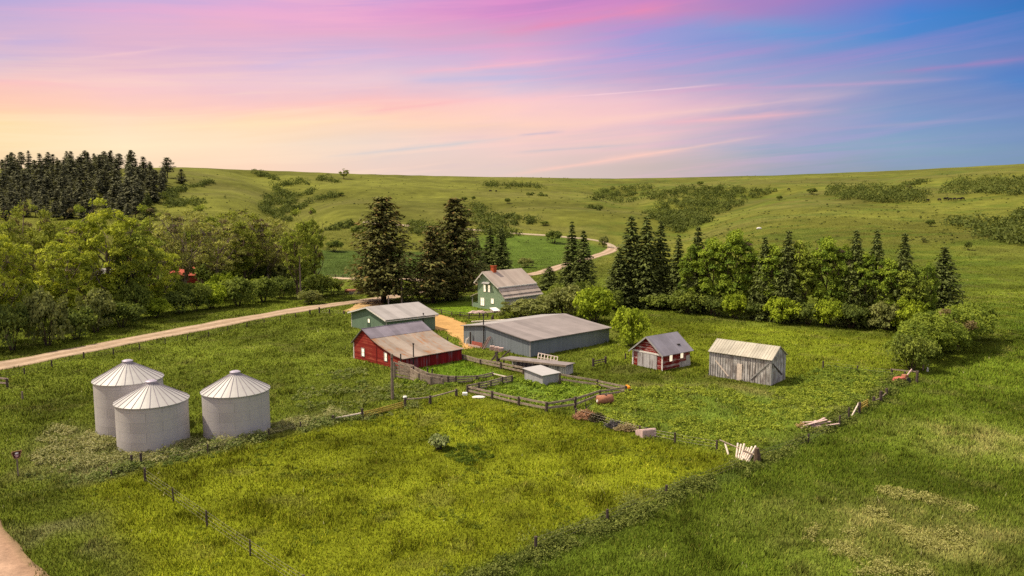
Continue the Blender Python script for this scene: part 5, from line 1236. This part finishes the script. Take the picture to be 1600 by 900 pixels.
# --- pine forest on the left hill
FOREST = [(-60, 345), (-60, 268), (30, 266), (110, 264), (205, 262), (232, 272), (268, 292), (262, 310), (232, 322), (215, 345)]
g = np.random.default_rng(5); fp = [(float(a), float(b_)) for a, b_ in FOREST]; cnt = 0; spots = []
for tries in range(4000):
    px, py = g.uniform(-55, 270), g.uniform(261, 345)
    if not inside(np.array([px]), np.array([py]), fp)[0]: continue
    if any(abs(px - a) < 6.2 and abs(py - b_) < 2.6 for a, b_ in spots): continue
    spots.append((px, py))
    if len(spots) >= 262: break
spots += [(x, 263.5 + abs(math.sin(x)) * 2) for x in (4, 17, 34, 46, 84, 103, 112, 121, 128, 134, 148, 164, 172, 187, 201)]
for px, py in spots:
    p = P(px, py); sz = g.uniform(.62, 1.3); hpx = (25 if py < 275 else 30) * sz
    put(pin, int(g.integers(0, 4)), px, py, py - hpx, hpx * g.uniform(.58, .85), 'dark pine in the forest on the left hill', 'tree', 'pines of the forest on the left hill')
put(pin, 3, 262, 278, 245, 26, 'big rounded pine standing on the ridge at the forest edge'); put(pin, 2, 284, 287, 263, 22, 'single dark pine on the slope right of the ridge pine'); put(spr, 0, 232, 344, 300, 27, 'tall dark spruce between the forest and the cottonwoods'); put(pin, 0, 255, 298, 268, 18, 'slim dark pine below the ridge pine')
put(cot, 3, 537.5, 279.5, 263.5, 17, 'single round tree on the skyline')
# --- lone shrubs on the hills
for k, px, pb, pt, w, lb in [(3, 865, 380, 359, 30, 'dark round shrub beside the hill road'), (2, 943, 386, 368, 18, 'grey-olive shrub at the bend of the hill road'), (3, 1269, 304, 293, 17, 'dark round shrub alone on the slope left of the big oval thicket'), (3, 1454, 354, 342, 17, 'round dark shrub left of the right-hand edge thicket'), (3, 1512, 391, 376, 16, 'small dark shrub above the right-hand field'), (2, 1443, 379, 370, 11, 'tiny grey shrub on the slope above the windbreak end'), (3, 1218, 313, 305, 10, 'small shrub right of the central coulee thicket'), (3, 793, 318, 309, 11, 'small dark shrub below the strip of ridge bushes'),
 (2, 822, 418, 402, 30, 'olive bush in the grass behind the farmhouse'), (3, 725, 315, 307, 11, 'small shrub above the middle hillside thicket'), (3, 740, 313, 306, 7, 'tiny shrub right of the small one above the middle thicket'), (3, 533, 306, 300, 11, 'small dark shrub right of the coulee bushes'), (3, 523, 393, 374, 30, 'dark bush at the upper edge of the crop field'), (3, 1094, 290, 283, 13, 'dark round shrub near the ridge above the coulee thicket'), (3, 851, 352, 345, 14, 'small shrub at the right tip of the middle hillside thicket'), (2, 1420, 296, 288, 12, 'little shrub between the two upper right thickets'), (3, 565, 372, 350, 40, 'dark bush left of the broad old spruce at the crop field end')]: put(shr, k, px, pb, pt, w, lb, 'shrub')

# --- thickets: masses of scrub nobody could count
def thicket(label, poly, n, hm, seed, strips=False, col=((.062, .080, .018), (.165, .188, .044)), leaf=.55):
    g = np.random.default_rng(seed); xs = [a for a, b_ in poly]; ys = [b_ for a, b_ in poly]; V = []; C = []
    pts = []; tr = 0
    while len(pts) < n and tr < n * 40:
        tr += 1
        if strips:
            k = g.integers(0, len(poly) - 1); f = g.uniform(); x = poly[k][0] + (poly[k + 1][0] - poly[k][0]) * f + g.normal(0, 1.6); y = poly[k][1] + (poly[k + 1][1] - poly[k][1]) * f + g.normal(0, strips)
        else:
            x, y = g.uniform(min(xs), max(xs)), g.uniform(min(ys), max(ys))
            if not inside(np.array([x]), np.array([y]), poly)[0]: continue
            if vnoise(x / 14, y / 5, seed) < .16: continue
        pts.append((x, y))
    pts = pts[:int(len(pts) * .62)]
    for x, y in pts:
        p = P(x, y); h = hm * g.uniform(.7, 1.5); w = h * g.uniform(.8, 1.25); m = 60
        u = unit(g.normal(size=(m, 3))); u[:, 2] = np.abs(u[:, 2])
        lob = 1 + .4 * (vnoise(u[:, 0] * 2.5 + x, u[:, 1] * 2.5 + u[:, 2] * 2, seed) - .5)
        c = p + u * np.array([w, w, h]) * (g.uniform(.5, 1, (m, 1)) ** .5) * lob[:, None]
        k = np.clip(g.uniform(0, 1) + g.normal(0, .2, (m, 1)), 0, 1)
        V.append(diamonds(c, unit(u * .8 + g.normal(0, .4, (m, 3))), leaf * g.uniform(.6, 1.3, m), .65, g).reshape(-1, 3)); C.append(np.repeat(np.array(col[0]) * (1 - k) + np.array(col[1]) * k, 4, 0))
    V = np.concatenate(V); o = np_mesh('thicket', V, np.arange(len(V)).reshape(-1, 4), 'leaf', np.concatenate(C))
    return tag(o, label, 'thicket', kind='stuff')
thicket('long strip of bushes just below the middle of the ridge', [(757, 290.5), (780, 291), (815, 292), (847, 293)], 60, 3.6, 1, 1.2)
thicket('large bushy coulee thicket in the middle of the hills', [(915, 311), (960, 293), (1000, 291), (1060, 294), (1100, 293), (1160, 295), (1215, 298), (1160, 318), (1130, 338), (1095, 352), (1050, 364), (1035, 352), (1000, 335), (1035, 325), (1010, 316), (960, 318)], 620, 3.4, 2)
thicket('lower finger of the coulee thicket', [(1000, 333), (1040, 330), (1100, 332), (1120, 345), (1060, 364), (1036, 352)], 120, 3.2, 22)
thicket('oval thicket on the right hillside', [(1293, 306), (1300, 292), (1350, 289), (1400, 297), (1450, 304), (1437, 317), (1370, 318), (1310, 312)], 210, 4.0, 3)
thicket('thin row of bushes near the right skyline', [(1409, 293), (1425, 289), (1452, 284)], 26, 3.0, 4, 1.5)
thicket('broad thicket high on the right edge of the hills', [(1455, 303), (1490, 282), (1540, 281), (1610, 281), (1660, 284), (1660, 306), (1540, 304)], 210, 4.0, 5)
thicket('thicket at the right edge above the dark field', [(1482, 350), (1500, 345), (1545, 342), (1600, 334), (1660, 330), (1660, 386), (1600, 384), (1560, 381), (1520, 366)], 230, 3.4, 6)
for k, (pl, n) in enumerate([([(395, 270), (437, 281)], 40), ([(425, 290), (452, 312)], 36), ([(437, 290), (462, 286), (487, 285)], 40), ([(440, 330), (462, 312), (490, 298)], 50), ([(455, 332), (490, 315), (525, 306)], 56), ([(497, 280), (512, 281), (530, 286)], 30)]):
    thicket(('bushes running up to the skyline at the head of the left coulee', 'bushes along the left bank of the left coulee', 'upper right branch of the left coulee bushes', 'middle branch of the left coulee bushes', 'longest lower right branch of the left coulee bushes', 'short bush strip left of the skyline tree')[k], pl, n, 3.0, 20 + k, 1.6)
thicket('bushy bottom of the left coulee above the roadside wood', [(405, 312), (445, 296), (462, 306), (448, 330), (455, 345), (420, 352), (408, 330)], 120, 3.0, 30)
thicket('thicket on the middle slope above the farmhouse', [(722, 332), (735, 322), (765, 326), (770, 338), (800, 340), (842, 344), (830, 350), (790, 353), (740, 352)], 120, 3.2, 31)
thicket('low bushes beside the hill road behind the old spruces', [(745, 358), (780, 352), (800, 362), (818, 368), (790, 372), (755, 368)], 60, 2.8, 32)
thicket('dark bush line on the left hill below the ridge pine', [(258, 303), (290, 296), (334, 285)], 60, 2.6, 33, 1.4); thicket('short clump of bushes under the dark bush line', [(243, 311), (273, 308)], 26, 2.6, 34, 1.5); thicket('clump of bushes above the cottonwoods on the left hill', [(262, 321), (280, 318), (326, 321)], 60, 2.8, 35, 2.2)
thicket('low bushes on the far slope right of the ridge strip', [(915, 325), (950, 327)], 20, 2.0, 36, 1.5); thicket('low scrub scattered on the middle slope', [(825, 304), (855, 306)], 14, 1.8, 37, 1.0)
thicket('bushes between the skirt of the hill and the crop field', [(640, 345), (660, 352), (690, 360), (660, 372), (640, 362)], 50, 3.2, 38); thicket('scrub around the crop field end', [(505, 360), (545, 350), (560, 352), (520, 362)], 30, 2.4, 39)

# low scrub dotted over the slopes
def scrub():
    g = np.random.default_rng(77); V = []; C = []; k = 0
    while k < 900:
        px, py = g.uniform(240, 1640), g.uniform(272, 380)
        if vnoise(px / 60, py / 14, 78) < .42: continue
        p = P(px, py)
        if p[1] < 230 or p[1] > 1100: k += 1; continue
        k += 1; r_ = g.uniform(.25, .8); m = 14; u = unit(g.normal(size=(m, 3))); u[:, 2] = np.abs(u[:, 2])
        V.append(diamonds(p + u * r_ * np.array([1, 1, .7]), unit(u + g.normal(0, .3, (m, 3))), .3 * g.uniform(.6, 1.2, m), .7, g).reshape(-1, 3)); t = g.uniform(0, 1, (m, 1)); C.append(np.repeat(np.array((.05, .06, .018)) * t + np.array((.10, .115, .03)) * (1 - t), 4, 0))
    V = np.concatenate(V); tag(np_mesh('scrub', V, np.arange(len(V)).reshape(-1, 4), 'leaf', np.concatenate(C)), 'low dark scrub dotted over the grassy slopes', 'scrub', kind='stuff')
scrub()
# ------------------------------------------------------------------ grass and weeds
ROADS_ALL = [(ROAD, 2.75), (ROAD_B, 2.6), (TRACK, 2.4), (NR, 3.1)]
def free(X, Y):
    ok = np.ones(X.shape, bool)
    for pl, w in ROADS_ALL: ok &= seg_dist(X, Y, pl) > w - .35 * vnoise(X / .8, Y / .8, 3)
    for pl in FOOT: ok &= ~inside(X, Y, pl)
    for pl in (YARD, YARD2): ok &= ~(inside(X, Y, pl) & (seg_dist(X, Y, list(pl) + [pl[0]]) > .5))
    return ok
def gheight(X, Y):
    h = .10 + .20 * fbm(X / 2.4, Y / 2.4, 101, 3) ** 1.4
    h = h + .10 * pmask(X, Y, RIGHTF, 2) * fbm(X / 4, Y / 4, 102, 2)
    tus = sstep(.66, .80, fbm(X / 1.3, Y / 1.3, 103, 2))
    h = h + .20 * tus
    h = h * (1 - .5 * pmask(X, Y, LAWN, 1)) * (1 - .4 * sstep(130, 200, Y))
    return h, tus
def blades(name, label, X, Y, h, wd, col, lean=.35, seed=0, cat='grass'):
    g = np.random.default_rng(seed); n = len(X); Z = hg(X, Y)
    a = g.uniform(0, 6.283, n); dx, dy = np.cos(a) * wd, np.sin(a) * wd
    l = g.normal(0, lean, (n, 2)) * h[:, None] + np.array([.10, -.04]) * h[:, None]
    V = np.stack([np.stack([X - dx, Y - dy, Z - .03], 1), np.stack([X + dx, Y + dy, Z - .03], 1), np.stack([X + l[:, 0], Y + l[:, 1], Z + h], 1)], 1).reshape(-1, 3)
    o = np_mesh(name, V, np.arange(3 * n).reshape(n, 3), 'grassblade', np.repeat(col, 3, 0))
    return tag(o, label, cat, kind='stuff')
def scatter(y0, y1, dens, seed):
    g = np.random.default_rng(seed); Xs = []; Ys = []
    e = np.geomspace(y0, y1, 40)
    for a, b_ in zip(e[:-1], e[1:]):
        hw = .74 * b_ + 3; n = int(dens((a + b_) / 2) * (b_ - a) * 2 * hw); Xs.append(g.uniform(-hw, hw, n)); Ys.append(g.uniform(a, b_, n))
    return np.concatenate(Xs), np.concatenate(Ys)
GD = 1.0
X, Y = scatter(29, 430, lambda y: GD * 190 * (36 / y) ** 1.75, 41)
ok = free(X, Y) & (np.random.default_rng(9).uniform(0, 1, len(X)) > sstep(260, 430, Y)); X, Y = X[ok], Y[ok]
g = np.random.default_rng(42); h, tus = gheight(X, Y); c = cover(X, Y)
c = c * g.uniform(.72, 1.30, (len(X), 1)) * (1 - .28 * tus[:, None])
yl = (g.uniform(0, 1, len(X)) < .10)[:, None]; c = np.where(yl, c * np.array([1.35, 1.12, 1.3]) + np.array([.03, .022, .008]), c)
fl = (g.uniform(0, 1, len(X)) < .0016)[:, None]; c = np.where(fl, np.array([.34, .32, .16]), c)
wd = .022 * (Y / 36) ** .85 * g.uniform(.7, 1.5, len(X))
h = h * g.uniform(.6, 1.25, len(X))
blades('grass', 'long pasture grass covering the meadow, paddocks and fields', X, Y, h, wd, np.clip(c * (1.75 - .35 * sstep(120, 260, Y))[:, None], 0, 1), seed=43)
def weeds(name, label, poly, n, hm, seed, ca, cb, leaf=.10, line=None, spread=1.0, cat='weeds', per=34, mask=None):
    """leafy weed plants: low mounds of leaf cards"""
    g = np.random.default_rng(seed)
    if line is None:
        p = np.array(poly); X = g.uniform(p[:, 0].min(), p[:, 0].max(), n * 6); Y = g.uniform(p[:, 1].min(), p[:, 1].max(), n * 6)
        ok = inside(X, Y, poly) & (fbm(X / 3.2, Y / 3.2, seed, 3) > (mask or .42))
    else:
        l = np.array(line)[:, :2]; s = np.concatenate([[0], np.cumsum(np.hypot(*np.diff(l, axis=0).T))]); t = g.uniform(0, s[-1], n * 2)
        X = np.interp(t, s, l[:, 0]) + g.normal(0, spread, n * 2); Y = np.interp(t, s, l[:, 1]) + g.normal(0, spread, n * 2); ok = fbm(X / 1.8, Y / 1.8, seed, 3) > .43
    ok &= free(X, Y); X, Y = X[ok][:n], Y[ok][:n]; n = len(X)
    hh = hm * (.25 + 1.9 * np.clip(fbm(X / 1.7, Y / 1.7, seed + 1, 3) - .28, 0, 1)) * g.uniform(.5, 1.3, n); ww = hh * g.uniform(.5, .9, n) + .08
    u = unit(g.normal(size=(n * per, 3))); u[:, 2] = np.abs(u[:, 2]); rr = g.uniform(.3, 1, (n * per, 1)) ** .5
    rep = lambda a: np.repeat(a, per, 0)
    c0 = np.stack([X, Y, hg(X, Y)], 1)
    c = rep(c0) + u * rr * np.stack([rep(ww), rep(ww), rep(hh)], 1)
    k = np.clip(rep(g.uniform(0, 1, n))[:, None] + g.normal(0, .22, (n * per, 1)), 0, 1)
    sz = leaf * g.uniform(.6, 1.4, n * per) * rep((c0[:, 1] / 70) ** .5)
    V = diamonds(c, unit(u * .6 + g.normal(0, .5, (n * per, 3)) + np.array([0, 0, .3])), sz, .6, g).reshape(-1, 3)
    o = np_mesh(name, V, np.arange(len(V)).reshape(-1, 4), 'leaf', np.repeat((np.array(ca) * (1 - k) + np.array(cb) * k) * 1.5, 4, 0))
    return tag(o, label, cat, kind='stuff')
weeds('weeds', 'pale trampled tall grass and weeds around the grain bins', BINW, 900, .55, 201, (.13, .14, .045), (.28, .26, .12), .085, mask=.40)
weeds('weeds', 'lush leafy weeds filling the yard right of the corral', WEEDY, 1500, .50, 202, (.11, .14, .016), (.25, .28, .035), .085, mask=.44)
weeds('weeds', 'bright weeds inside the hut corral', CORRAL, 330, .55, 203, (.10, .15, .014), (.21, .27, .03), .11, mask=.36)
weeds('weeds', 'dark weedy bank along the right-hand field fence', None, 1600, .85, 204, (.048, .064, .012), (.16, .175, .04), .09, line=HEDGE, spread=.52)
weeds('weeds', 'weeds growing along the sagging fence behind the bins', None, 420, .6, 205, (.07, .10, .018), (.19, .20, .07), .09, line=[P(*a) for a in [(60, 735), (150, 748), (206, 730), (325, 704), (440, 676), (521, 657), (566, 652), (640, 634)]], spread=.7)
weeds('weeds', 'weeds along the barn-side paddock', L2([(440, 650), (480, 590), (560, 575), (640, 600), (690, 610), (620, 632), (560, 640)]), 420, .4, 206, (.08, .11, .018), (.20, .21, .07), .09, mask=.5)
weeds('weeds', 'rough weeds below the board barn and lilac hedge', L2([(1232, 596), (1290, 572), (1395, 582), (1400, 600), (1330, 640), (1240, 612)]), 420, .5, 207, (.075, .11, .016), (.18, .22, .03), .11, mask=.42)
weeds('weeds', 'dark weed clumps dotted over the near meadow', MEADOW, 420, .34, 208, (.075, .105, .010), (.15, .17, .02), .075, mask=.60)
weeds('weeds', 'dark weeds standing in for a shadow beside the pale meadow bush', L2([(690, 702), (725, 696), (768, 704), (772, 720), (735, 728), (700, 718)]), 120, .3, 211, (.045, .07, .008), (.09, .12, .014), .07, mask=.2)  # weed clump coloured dark in place of a shadow on the grass
weeds('weeds', 'tall dry seed heads in the right-hand field', L2([(1230, 900), (1280, 790), (1400, 760), (1540, 800), (1560, 900)]), 700, .5, 209, (.16, .16, .04), (.30, .28, .10), .07, mask=.45)
weeds('weeds', 'weeds at the foot of the fences around the corral', None, 260, .45, 210, (.08, .12, .016), (.18, .22, .03), .1, line=[P(*a) for a in [(617, 592), (654, 600), (692, 605), (712, 601), (770, 593)]], spread=.35)

# ------------------------------------------------------------------ sky, sun, camera
SUN_EL, SUN_AZ = 57.0, math.atan2(-.97, .12)      # azimuth measured from +Y towards +X
def world():
    w = bpy.data.worlds.new('World'); scene.world = w; w.use_nodes = True; nt = w.node_tree
    for n in list(nt.nodes): nt.nodes.remove(n)
    g = NT(nt); out = g.n('ShaderNodeOutputWorld'); bg = g.n('ShaderNodeBackground')
    d = g.n('ShaderNodeTexCoord').outputs['Generated']; x, y, z = g.sep(d)
    az = g.math('ARCTAN2', x, y); el = g.math('ARCSINE', z)
    a = g.rng(az, R(-35), R(35), 0, 1)                      # 0 at the left of the view, 1 at the right
    # soft warp so that colour bands are not ruler straight
    cmb = g.n('ShaderNodeCombineXYZ'); g.set(cmb.inputs[0], g.math('MULTIPLY', az, 1.6)); g.set(cmb.inputs[1], g.math('MULTIPLY', g.math('SUBTRACT', el, g.math('MULTIPLY', az, .10)), 9.0))
    wv = cmb.outputs[0]
    n1 = g.noise(wv, 1.7, 5, .6)
    elw = g.math('DIVIDE', el, g.math('MAXIMUM', g.math('COSINE', az), .75))
    elw = g.math('ADD', elw, g.math('MULTIPLY', g.math('SUBTRACT', n1, .5), .050))
    rows = [(265, [(250, 218, 180), (254, 222, 188), (252, 216, 190), (232, 206, 196), (225, 203, 195), (205, 186, 182), (168, 170, 178), (143, 160, 175), (131, 155, 175)]), (230, [(252, 222, 172), (254, 234, 196), (254, 226, 196), (228, 212, 204), (240, 206, 200), (226, 196, 196), (153, 171, 195), (138, 170, 190), (126, 153, 184)]), (195, [(252, 222, 170), (254, 222, 190), (254, 218, 176), (254, 214, 186), (254, 212, 190), (246, 204, 200), (184, 171, 195), (128, 163, 198), (121, 150, 190)]), (165, [(254, 206, 178), (254, 208, 190), (254, 204, 196), (250, 192, 190), (250, 204, 204), (234, 194, 206), (192, 171, 200), (138, 153, 195), (124, 143, 190)]), (130, [(252, 198, 190), (250, 200, 205), (238, 200, 214), (236, 204, 214), (200, 190, 220), (186, 168, 206), (154, 165, 206), (136, 150, 196), (84, 135, 200)]), (95, [(198, 184, 220), (222, 182, 210), (214, 184, 216), (206, 184, 220), (222, 178, 210), (162, 165, 216), (138, 151, 205), (110, 145, 202), (108, 129, 192)]), (60, [(205, 178, 215), (222, 180, 208), (228, 178, 206), (228, 172, 202), (226, 160, 194), (162, 154, 212), (118, 155, 210), (80, 137, 206), (80, 125, 192)]), (30, [(190, 174, 214), (206, 176, 216), (226, 172, 212), (220, 160, 208), (210, 138, 197), (210, 140, 188), (154, 135, 197), (74, 133, 208), (54, 122, 190)]), (0, [(178, 168, 218), (200, 174, 218), (188, 170, 220), (178, 160, 220), (178, 132, 202), (178, 128, 197), (172, 127, 192), (104, 123, 200), (46, 111, 186)])]
    xs = [0, 200, 400, 600, 800, 1000, 1200, 1400, 1600]; pos = [(math.atan((q - 800) / FPX) + R(35)) / R(70) for q in xs]; pos = [min(max(q, 0), 1) for q in pos]
    cols = [g.ramp(a, [(p, S(*c)) for p, c in zip(pos, cs)]) for e, cs in rows]; es = [math.atan((YH - e) / FPX) for e, cs in rows]
    cur = cols[0]
    for e0, e1, c in zip(es[:-1], es[1:], cols[1:]): cur = g.mix(g.rng(elw, e0, e1, 0, 1), cur, c)
    # cirrus streaks: long in azimuth, thin in elevation, rising slightly to the right
    v1 = g.math('SUBTRACT', el, g.math('MULTIPLY', az, .085)); warp = g.math('MULTIPLY', g.math('SUBTRACT', g.noise(wv, .8, 2), .5), .05); v1 = g.math('ADD', v1, warp)
    def streak(sa, se, off, lo, hi, det=5, rough=.6):
        c = g.n('ShaderNodeCombineXYZ'); g.set(c.inputs[0], g.math('MULTIPLY', az, sa)); g.set(c.inputs[1], g.math('MULTIPLY', v1, se)); c.inputs[2].default_value = off
        return g.rng(g.noise(c.outputs[0], 1.0, det, rough, .25), lo, hi, 0, 1)
    s1 = streak(1.7, 17, 3.1, .46, .68); s2 = streak(2.4, 56, 7.7, .48, .66); s3 = streak(1.2, 11, 12.4, .48, .70)
    pink = g.ramp(a, [(0, S(255, 236, 196)), (.3, S(255, 226, 200)), (.5, S(255, 210, 200)), (.68, S(240, 188, 202)), (.82, S(176, 164, 206)), (1, S(128, 148, 200))])
    pinkhi = g.ramp(a, [(0, S(236, 170, 204)), (.3, S(246, 180, 206)), (.5, S(236, 150, 206)), (.7, S(196, 130, 200)), (1, S(92, 124, 200))])
    pk = g.mix(g.rng(el, R(7), R(13), 0, 1), pink, pinkhi)
    blue = g.ramp(a, [(0, S(226, 186, 190)), (.25, S(206, 176, 208)), (.45, S(182, 172, 210)), (.65, S(146, 160, 212)), (.85, S(92, 136, 206)), (1, S(52, 110, 192))])
    cur = g.mix(g.math('MULTIPLY', s3, .34), cur, blue)
    cur = g.mix(g.math('MULTIPLY', g.math('MULTIPLY', s1, g.rng(s2, 0, 1, .35, 1)), .62), cur, pk)
    cur = g.mix(g.math('MULTIPLY', s2, .36), cur, pk)
    # single cirrus trails and clear gaps: (azimuth, elevation) of both ends, width, strength, colour
    A = lambda px: math.atan((px - 800) / FPX)
    E = lambda px, py: math.atan((YH - py) / FPX * math.cos(A(px)))
    edge = g.noise(wv, 6.0, 4, .6)
    for x0, y0_, x1, y1_, wpx, stg, cc in [(20, 75, 160, 70, 15, .50, (192, 178, 220)), (400, 112, 610, 88, 12, .55, (204, 186, 224)), (520, 246, 830, 214, 8, .75, (204, 204, 208)), (640, 120, 925, 95, 9, .75, (250, 186, 200)), (780, 60, 1120, 6, 17, .65, (236, 140, 180)), (300, 44, 440, 50, 16, .45, (238, 178, 196)), (130, 100, 300, 82, 5, .5, (250, 206, 206)),
                                           (880, 156, 1115, 138, 2.6, .85, (252, 214, 220)), (800, 200, 1330, 150, 14, .60, (252, 206, 198)), (790, 275, 1190, 214, 7, .85, (254, 206, 192)), (1000, 197, 1300, 176, 8, .60, (250, 188, 192)), (1360, 121, 1640, 93, 7, .65, (166, 134, 190)), (810, 214, 880, 208, 5, .7, (186, 182, 204)), (1040, 75, 1400, 45, 20, .35, (110, 146, 212)), (200, 205, 620, 186, 9, .45, (255, 232, 190)), (560, 180, 760, 158, 9, .5, (250, 180, 186)), (640, 132, 830, 124, 10, .6, (190, 188, 224)), (1040, 145, 1500, 128, 6, .5, (208, 164, 200)), (1150, 212, 1560, 186, 6, .4, (176, 164, 196)), (800, 240, 1010, 226, 5, .6, (188, 190, 200))]:
        a0, a1, e0, e1 = A(x0), A(x1), E(x0, y0_), E(x1, y1_); sl_ = (e1 - e0) / (a1 - a0)
        dd = g.math('ABSOLUTE', g.math('SUBTRACT', g.math('SUBTRACT', el, e0), g.math('MULTIPLY', g.math('SUBTRACT', az, a0), sl_)))
        wd_ = g.math('MULTIPLY', g.rng(edge, .3, .7, .45, 1.6), wpx / FPX)
        m_ = g.math('SUBTRACT', 1.0, g.math('DIVIDE', dd, wd_), clamp=True); m_ = g.math('MULTIPLY', m_, m_)
        fe = .22 * (a1 - a0); win = g.math('MULTIPLY', g.rng(az, a0 - fe * .3, a0 + fe, 0, 1), g.rng(az, a1 - fe * 1.6, a1 + fe * .3, 1, 0))
        cur = g.mix(g.math('MULTIPLY', g.math('MULTIPLY', m_, win), g.math('MULTIPLY', g.rng(edge, .3, .6, .6, 1.0), stg)), cur, S(*cc))
    k0 = g.n('ShaderNodeVectorMath', operation='SCALE'); nt.links.new(cur, k0.inputs[0]); k0.inputs['Scale'].default_value = .68; cur0 = k0.outputs[0]
    sky = g.n('ShaderNodeTexSky'); sky.sky_type = 'NISHITA'; sky.sun_disc = False; sky.sun_elevation = R(SUN_EL); sky.sun_rotation = SUN_AZ
    sc = g.n('ShaderNodeVectorMath', operation='SCALE'); nt.links.new(sky.outputs[0], sc.inputs[0]); sc.inputs['Scale'].default_value = 0.12; up = g.mix(.6, sc.outputs[0], (.86, .74, .62))  # warm pale tone added overhead, above the view, to brighten the fill light
    cur = g.mix(g.rng(el, R(17), R(26), 0, 1), cur0, up)
    ms = g.n('ShaderNodeVectorMath', operation='SCALE'); nt.links.new(cur, ms.inputs[0]); ms.inputs['Scale'].default_value = 1.0
    nt.links.new(ms.outputs[0], bg.inputs[0]); bg.inputs[1].default_value = 1.0; nt.links.new(bg.outputs[0], out.inputs[0])
world()
sd = np.array([math.cos(R(SUN_EL)) * math.sin(SUN_AZ), math.cos(R(SUN_EL)) * math.cos(SUN_AZ), math.sin(R(SUN_EL))])
sl = bpy.data.lights.new('sun', 'SUN'); sl.energy = 3.5; sl.angle = R(.53); sl.color = (1.0, .90, .70)
so = bpy.data.objects.new('sun', sl); COL.objects.link(so); so.rotation_euler = Vector(-sd).to_track_quat('-Z', 'Y').to_euler(); so.location = (-60, -40, 90)
cam = bpy.data.cameras.new('camera'); co = bpy.data.objects.new('camera', cam); COL.objects.link(co)
cam.sensor_width = 36; cam.lens = 36 * FPX / 1600; cam.clip_start = .5; cam.clip_end = 12000
co.location = (0, 0, HCAM); co.rotation_euler = (math.pi / 2 - TH, 0, 0)
scene.camera = co
scene.render.engine = 'CYCLES'
vs_ = scene.view_settings; vs_.view_transform = 'Standard'; vs_.look = 'None'; vs_.exposure = 0.58; vs_.gamma = 1.0; vs_.use_curve_mapping = False
cy = scene.cycles; cy.max_bounces = 6; cy.diffuse_bounces = 3; cy.glossy_bounces = 2; cy.transmission_bounces = 4; cy.transparent_max_bounces = 4
cy.use_denoising = False; cy.use_adaptive_sampling = False; cy.sample_clamp_indirect = 4.0
